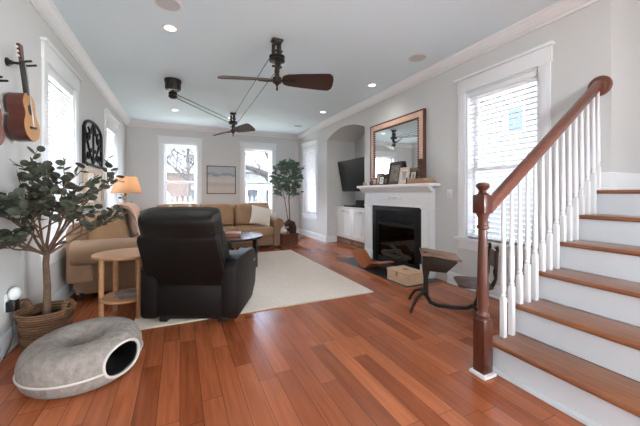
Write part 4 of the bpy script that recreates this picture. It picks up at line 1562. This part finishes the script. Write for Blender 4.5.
def belt_fan(label, loc, rz, drop, cc=1):
    f = thing('ceiling_fan', label, 'ceiling fan', (loc[0], loc[1], ZC), 0, 'belt driven ceiling fans')
    MB().box((-.06, -.05, -.022), (.06, .05, 0), .006).lathe([(.05, -.04), (.06, -.022)], n=20).build('ceiling_plate', 'bronze', f)
    m = MB()
    m.tube([(-.038, 0, -.06), (-.04, 0, -.14), (-.03, 0, -.18), (0, 0, -.2)], .02, 10).tube([(.022, 0, -.02), (.022, 0, -.24), (.012, 0, -.31)], .026, 10)
    m.box((-.06, -.02, -.13), (.06, .02, -.11), .006).box((-.055, -.02, -.3), (.055, .02, -.28), .006)
    m.build('bracket', 'bronze', f)
    MB().lathe([(.02, -.175), (.085, -.18), (.085, -.19), (.075, -.2), (.075, -.212), (.085, -.222), (.085, -.232), (.02, -.24)], n=32).build('pulley', 'bronze', f)
    MB().lathe([(.0, -drop - .12), (.012, -drop - .11), (.008, -drop - .07), (.014, -drop - .06), (.03, -drop - .04), (.05, -drop - .03), (.05, -drop + .02), (.03, -drop + .035), (.022, -drop + .07), (.03, -drop + .09),
                (.022, -.3), (.02, -.235)], n=24).build('hub', 'bronze', f)
    for k in range(2):
        a = rz + PI * k
        Mr = Matrix.Rotation(a, 4, 'Z') @ Matrix.Translation((0, 0, -drop)) @ Matrix.Rotation(R(-27), 4, 'X')
        pts = [(.055, -.03), (.075, -.06), (.12, -.078), (.3, -.098), (.5, -.115), (BL - .05, -.118), (BL - .012, -.09), (BL, -.045), (BL, .045), (BL - .012, .09), (BL - .05, .118), (.5, .115), (.3, .098), (.12, .078), (.075, .06), (.055, .03)]
        b = MB().prism(pts, 2, -.005, .005, M=Mr).build('blade', 'blade', f, smooth=30)
        MB().tube([(.03, 0, -.006), (.1, 0, -.012), (.2, 0, -.012)], [.014, .016, .01], 8, M=Mr).sphere((.2, .02, -.009), .012, 8, (1, 1, .5), M=Mr).sphere((.2, -.02, -.009), .012, 8, (1, 1, .5), M=Mr) \
            .tube([(.12, 0, -.01), (.16, .018, -.01), (.2, .02, -.01)], .006, 6, M=Mr).tube([(.12, 0, -.01), (.16, -.018, -.01), (.2, -.02, -.01)], .006, 6, M=Mr).build('blade_iron', 'bronze', b)
    return f


NF, FFN, MOT = (.962, 3.22), (1.0, 6.5), (-.094, 4.99)
belt_fan('belt driven fan nearest, with wide mahogany blade above the rug', NF, -TH + R(8), .435)
belt_fan('belt driven fan farther away, above the coffee table and far sofa', FFN, -TH - R(38), .37)
mo = thing('fan_motor', 'bronze belt motor with slotted bell housing on the ceiling', 'fan motor', (MOT[0], MOT[1], ZC))
MB().lathe([(0, 0), (.115, 0), (.118, -.015), (.09, -.15), (.08, -.155), (.08, -.15), (0, -.14)], n=32).build('housing', 'bronze', mo)
m = MB()
for k in range(12):
    a = 2 * PI * k / 12
    m.box((-.006, -.012, -.14), (.006, .012, -.04), M=TRS((.1 * math.cos(a), .1 * math.sin(a), 0), (0, 0, a)))
m.build('slots', 'dark', mo)
MB().lathe([(.02, -.15), (.02, -.18), (.062, -.19), (.062, -.2), (.05, -.21), (.05, -.225), (.062, -.235), (.062, -.25), (.04, -.27), (0, -.28)], n=28).build('pulley', 'bronze', mo)
Z1 = ZC - .206
ra_, rb_ = .055, .08


def belt(name, label, A, B, ra, rb, r, za, zb, zoff=0):
    A, B = Vector((A[0], A[1], 0)), Vector((B[0], B[1], 0))
    d = (B - A).normalized()
    ang = math.atan2(d.y, d.x)
    pts = []
    for k in range(9):
        a = ang + PI / 2 + PI * k / 8
        pts.append((A.x + ra * math.cos(a), A.y + ra * math.sin(a), za))
    for k in range(9):
        a = ang - PI / 2 + PI * k / 8
        pts.append((B.x + rb * math.cos(a), B.y + rb * math.sin(a), zb))
    o = MB().tube(pts, r, 6, True).build(name, 'iron')
    return tag(o, label, 'belt', 'fan drive belts')


belt('drive_belt', 'dark drive belt from the bell motor to the far fan', MOT, FFN, .055, .08, .006, ZC - .217, ZC - .2)
belt('drive_belt', 'thin drive belt stretched between the near and far fans', NF, FFN, .08, .08, .004, ZC - .206, ZC - .212)

# ------------------------------------------------------------------ outdoors
struct('ground', MB().box((-40, -40, -1.0), (60, 60, -.7)), 'grass', 'lawn outside, paled to bounce light up indoors')

struct('garden_bed', MB().box((XR + .3, -1.5, -.72), (8.0, 13, -.66)), mat('dark_bounce_block', (58, 48, 40), .95, vary=(44, 36, 30), vs=20), 'dark ground patch added outside the large right window to cut bounced light')  # dark patch added so less light bounces up under the blind slats


def house(name, label, x0, y0, x1, y1, h, wallm, face, rows, paneM, k=1):
    hroot = thing(name, label, 'house', ((x0 + x1) / 2, (y0 + y1) / 2, -.7))
    MB().box((x0, y0, -.7), (x1, y1, h)).build('wall', wallm, hroot, True)
    if face == 'y':
        xm = (x0 + x1) / 2
        MB().prism([(y0 - .4, h), (y1 + .4, h), ((y0 + y1) / 2, h + 2.2)], 0, x0 - .4, x1 + .4).build('roof', 'roof', hroot, True)
    else:
        MB().prism([(x0 - .4, h), (x1 + .4, h), ((x0 + x1) / 2, h + 2.2)], 1, y0 - .4, y1 + .4).build('roof', 'roof', hroot, True)
    for a, z in rows:
        if face == 'y':
            o = MB().box((a - .55, y0 - .05, z - .8), (a + .55, y0, z + .8)).build('window_frame', 'white', hroot, True)
            MB().box((a - .45, y0 - .07, z - .7), (a + .45, y0 - .05, z + .7)).build('pane', paneM, o, True)
        else:
            o = MB().box((x0 - .05, a - .55 * k, z - .8 * k), (x0, a + .55 * k, z + .8 * k)).build('window_frame', 'white', hroot, True)
            MB().box((x0 - .07, a - .45 * k, z - .7 * k), (x0 - .05, a + .45 * k, z + .7 * k)).build('pane', paneM, o, True)
    return hroot


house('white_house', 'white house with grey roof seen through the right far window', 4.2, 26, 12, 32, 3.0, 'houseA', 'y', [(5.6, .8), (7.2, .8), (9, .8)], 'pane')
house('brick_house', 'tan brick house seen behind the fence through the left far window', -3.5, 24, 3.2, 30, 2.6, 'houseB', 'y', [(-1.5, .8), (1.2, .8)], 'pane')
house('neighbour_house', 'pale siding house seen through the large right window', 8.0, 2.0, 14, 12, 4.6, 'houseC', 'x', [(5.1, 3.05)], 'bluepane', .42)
fn = thing('picket_fence', 'white picket fence outside the left far window', 'fence', (0, 14, -.7))
m = MB()
for k in range(34):
    x = -3 + k * .2
    m.prism([(x - .06, -.7), (x + .06, -.7), (x + .06, .95), (x, 1.05), (x - .06, .95)], 1, 13.98, 14.0)
m.build('pickets', 'fence', fn, True)
MB().box((-3.1, 14.0, 0), (3.7, 14.05, .08)).box((-3.1, 14.0, .7), (3.7, 14.05, .78)).build('rails', 'fence', fn, True)


def bare_tree(name, label, x, y, segs, r, twigs=40, col_='bark2'):
    t_ = thing(name, label, 'tree', (x, y, -.7))
    m = MB()
    for pts, rr in segs:
        pts = [Vector(p) for p in pts]
        m.tube(pts, [rr * (1 - .6 * k / (len(pts) - 1)) for k in range(len(pts))], 9)
    m.build('trunk', col_, t_)
    m = MB()
    for k in range(twigs):
        pts, rr = random.choice(segs)
        i = random.randrange(1, len(pts))
        p = Vector(pts[i - 1]).lerp(Vector(pts[i]), random.random())
        d = Vector((random.uniform(-1, 1), random.uniform(-.6, .6), random.uniform(.0, 1))).normalized()
        L = random.uniform(.6, 1.8)
        q = [p]
        for s_ in range(4):
            d = (d + Vector((random.uniform(-.3, .3), random.uniform(-.3, .3), .1))).normalized()
            q.append(q[-1] + d * L / 4)
        m.tube(q, [.022, .018, .013, .009, .004], 5)
        for s_ in range(2):
            e = (d + Vector((random.uniform(-.9, .9), random.uniform(-.9, .9), random.uniform(-.3, .5)))).normalized()
            m.tube([q[2 + s_], q[2 + s_] + e * L * .3, q[2 + s_] + e * L * .55], [.012, .009, .004], 5)
    m.build('twigs', col_, t_)['kind'] = 'stuff'
    return t_


bare_tree('bare_tree', 'large bare tree with arching limb outside the right far window', 4.35, 14.5,
          [([(0, 0, 0), (-.05, 0, 1.5), (-.15, 0, 2.6), (-.1, 0, 4.2), (.05, 0, 6)], .3),
           ([(-.12, 0, 2.2), (-.55, 0, 2.75), (-1.2, -.1, 3.0), (-1.9, -.2, 3.15), (-2.6, -.3, 3.0)], .2),
           ([(-.1, 0, 3.0), (-.5, .1, 3.9), (-1.0, .1, 4.9), (-1.3, .1, 6)], .17)], .3, 60)
bare_tree('bare_tree', 'bare branching tree over the fence outside the left far window', .4, 17,
          [([(0, 0, 0), (.05, 0, 2), (-.05, 0, 3.4), (0, 0, 5)], .12), ([(0, 0, 2.2), (.6, 0, 3), (1.2, 0, 3.5)], .07), ([(0, 0, 2.4), (-.7, 0, 3.2), (-1.3, 0, 3.6)], .07),
           ([(0, 0, 3), (.5, 0, 3.9), (.7, 0, 4.6)], .05)], .12, 110)
t_ = thing('evergreen_shrub', 'dark green shrub outside the large right window', 'shrub', (6.3, 5.6, -.7))
lf = MB()
for k in range(900):
    a, b_ = random.uniform(0, 2 * PI), random.random()
    rr = .75 * math.sin(PI * min(1, .15 + .85 * b_)) * random.uniform(.6, 1)
    p = Vector((rr * math.cos(a), rr * math.sin(a), .1 + 2.3 * b_))
    lf.leaf(p, (p.x, p.y, .3), .16, .09)
lf.build('foliage', 'darkgreen', t_, smooth=0)['kind'] = 'stuff'
MB().cyl((0, 0, 0), (0, 0, 1.8), .06, .03, 8).build('stem', 'bark2', t_)
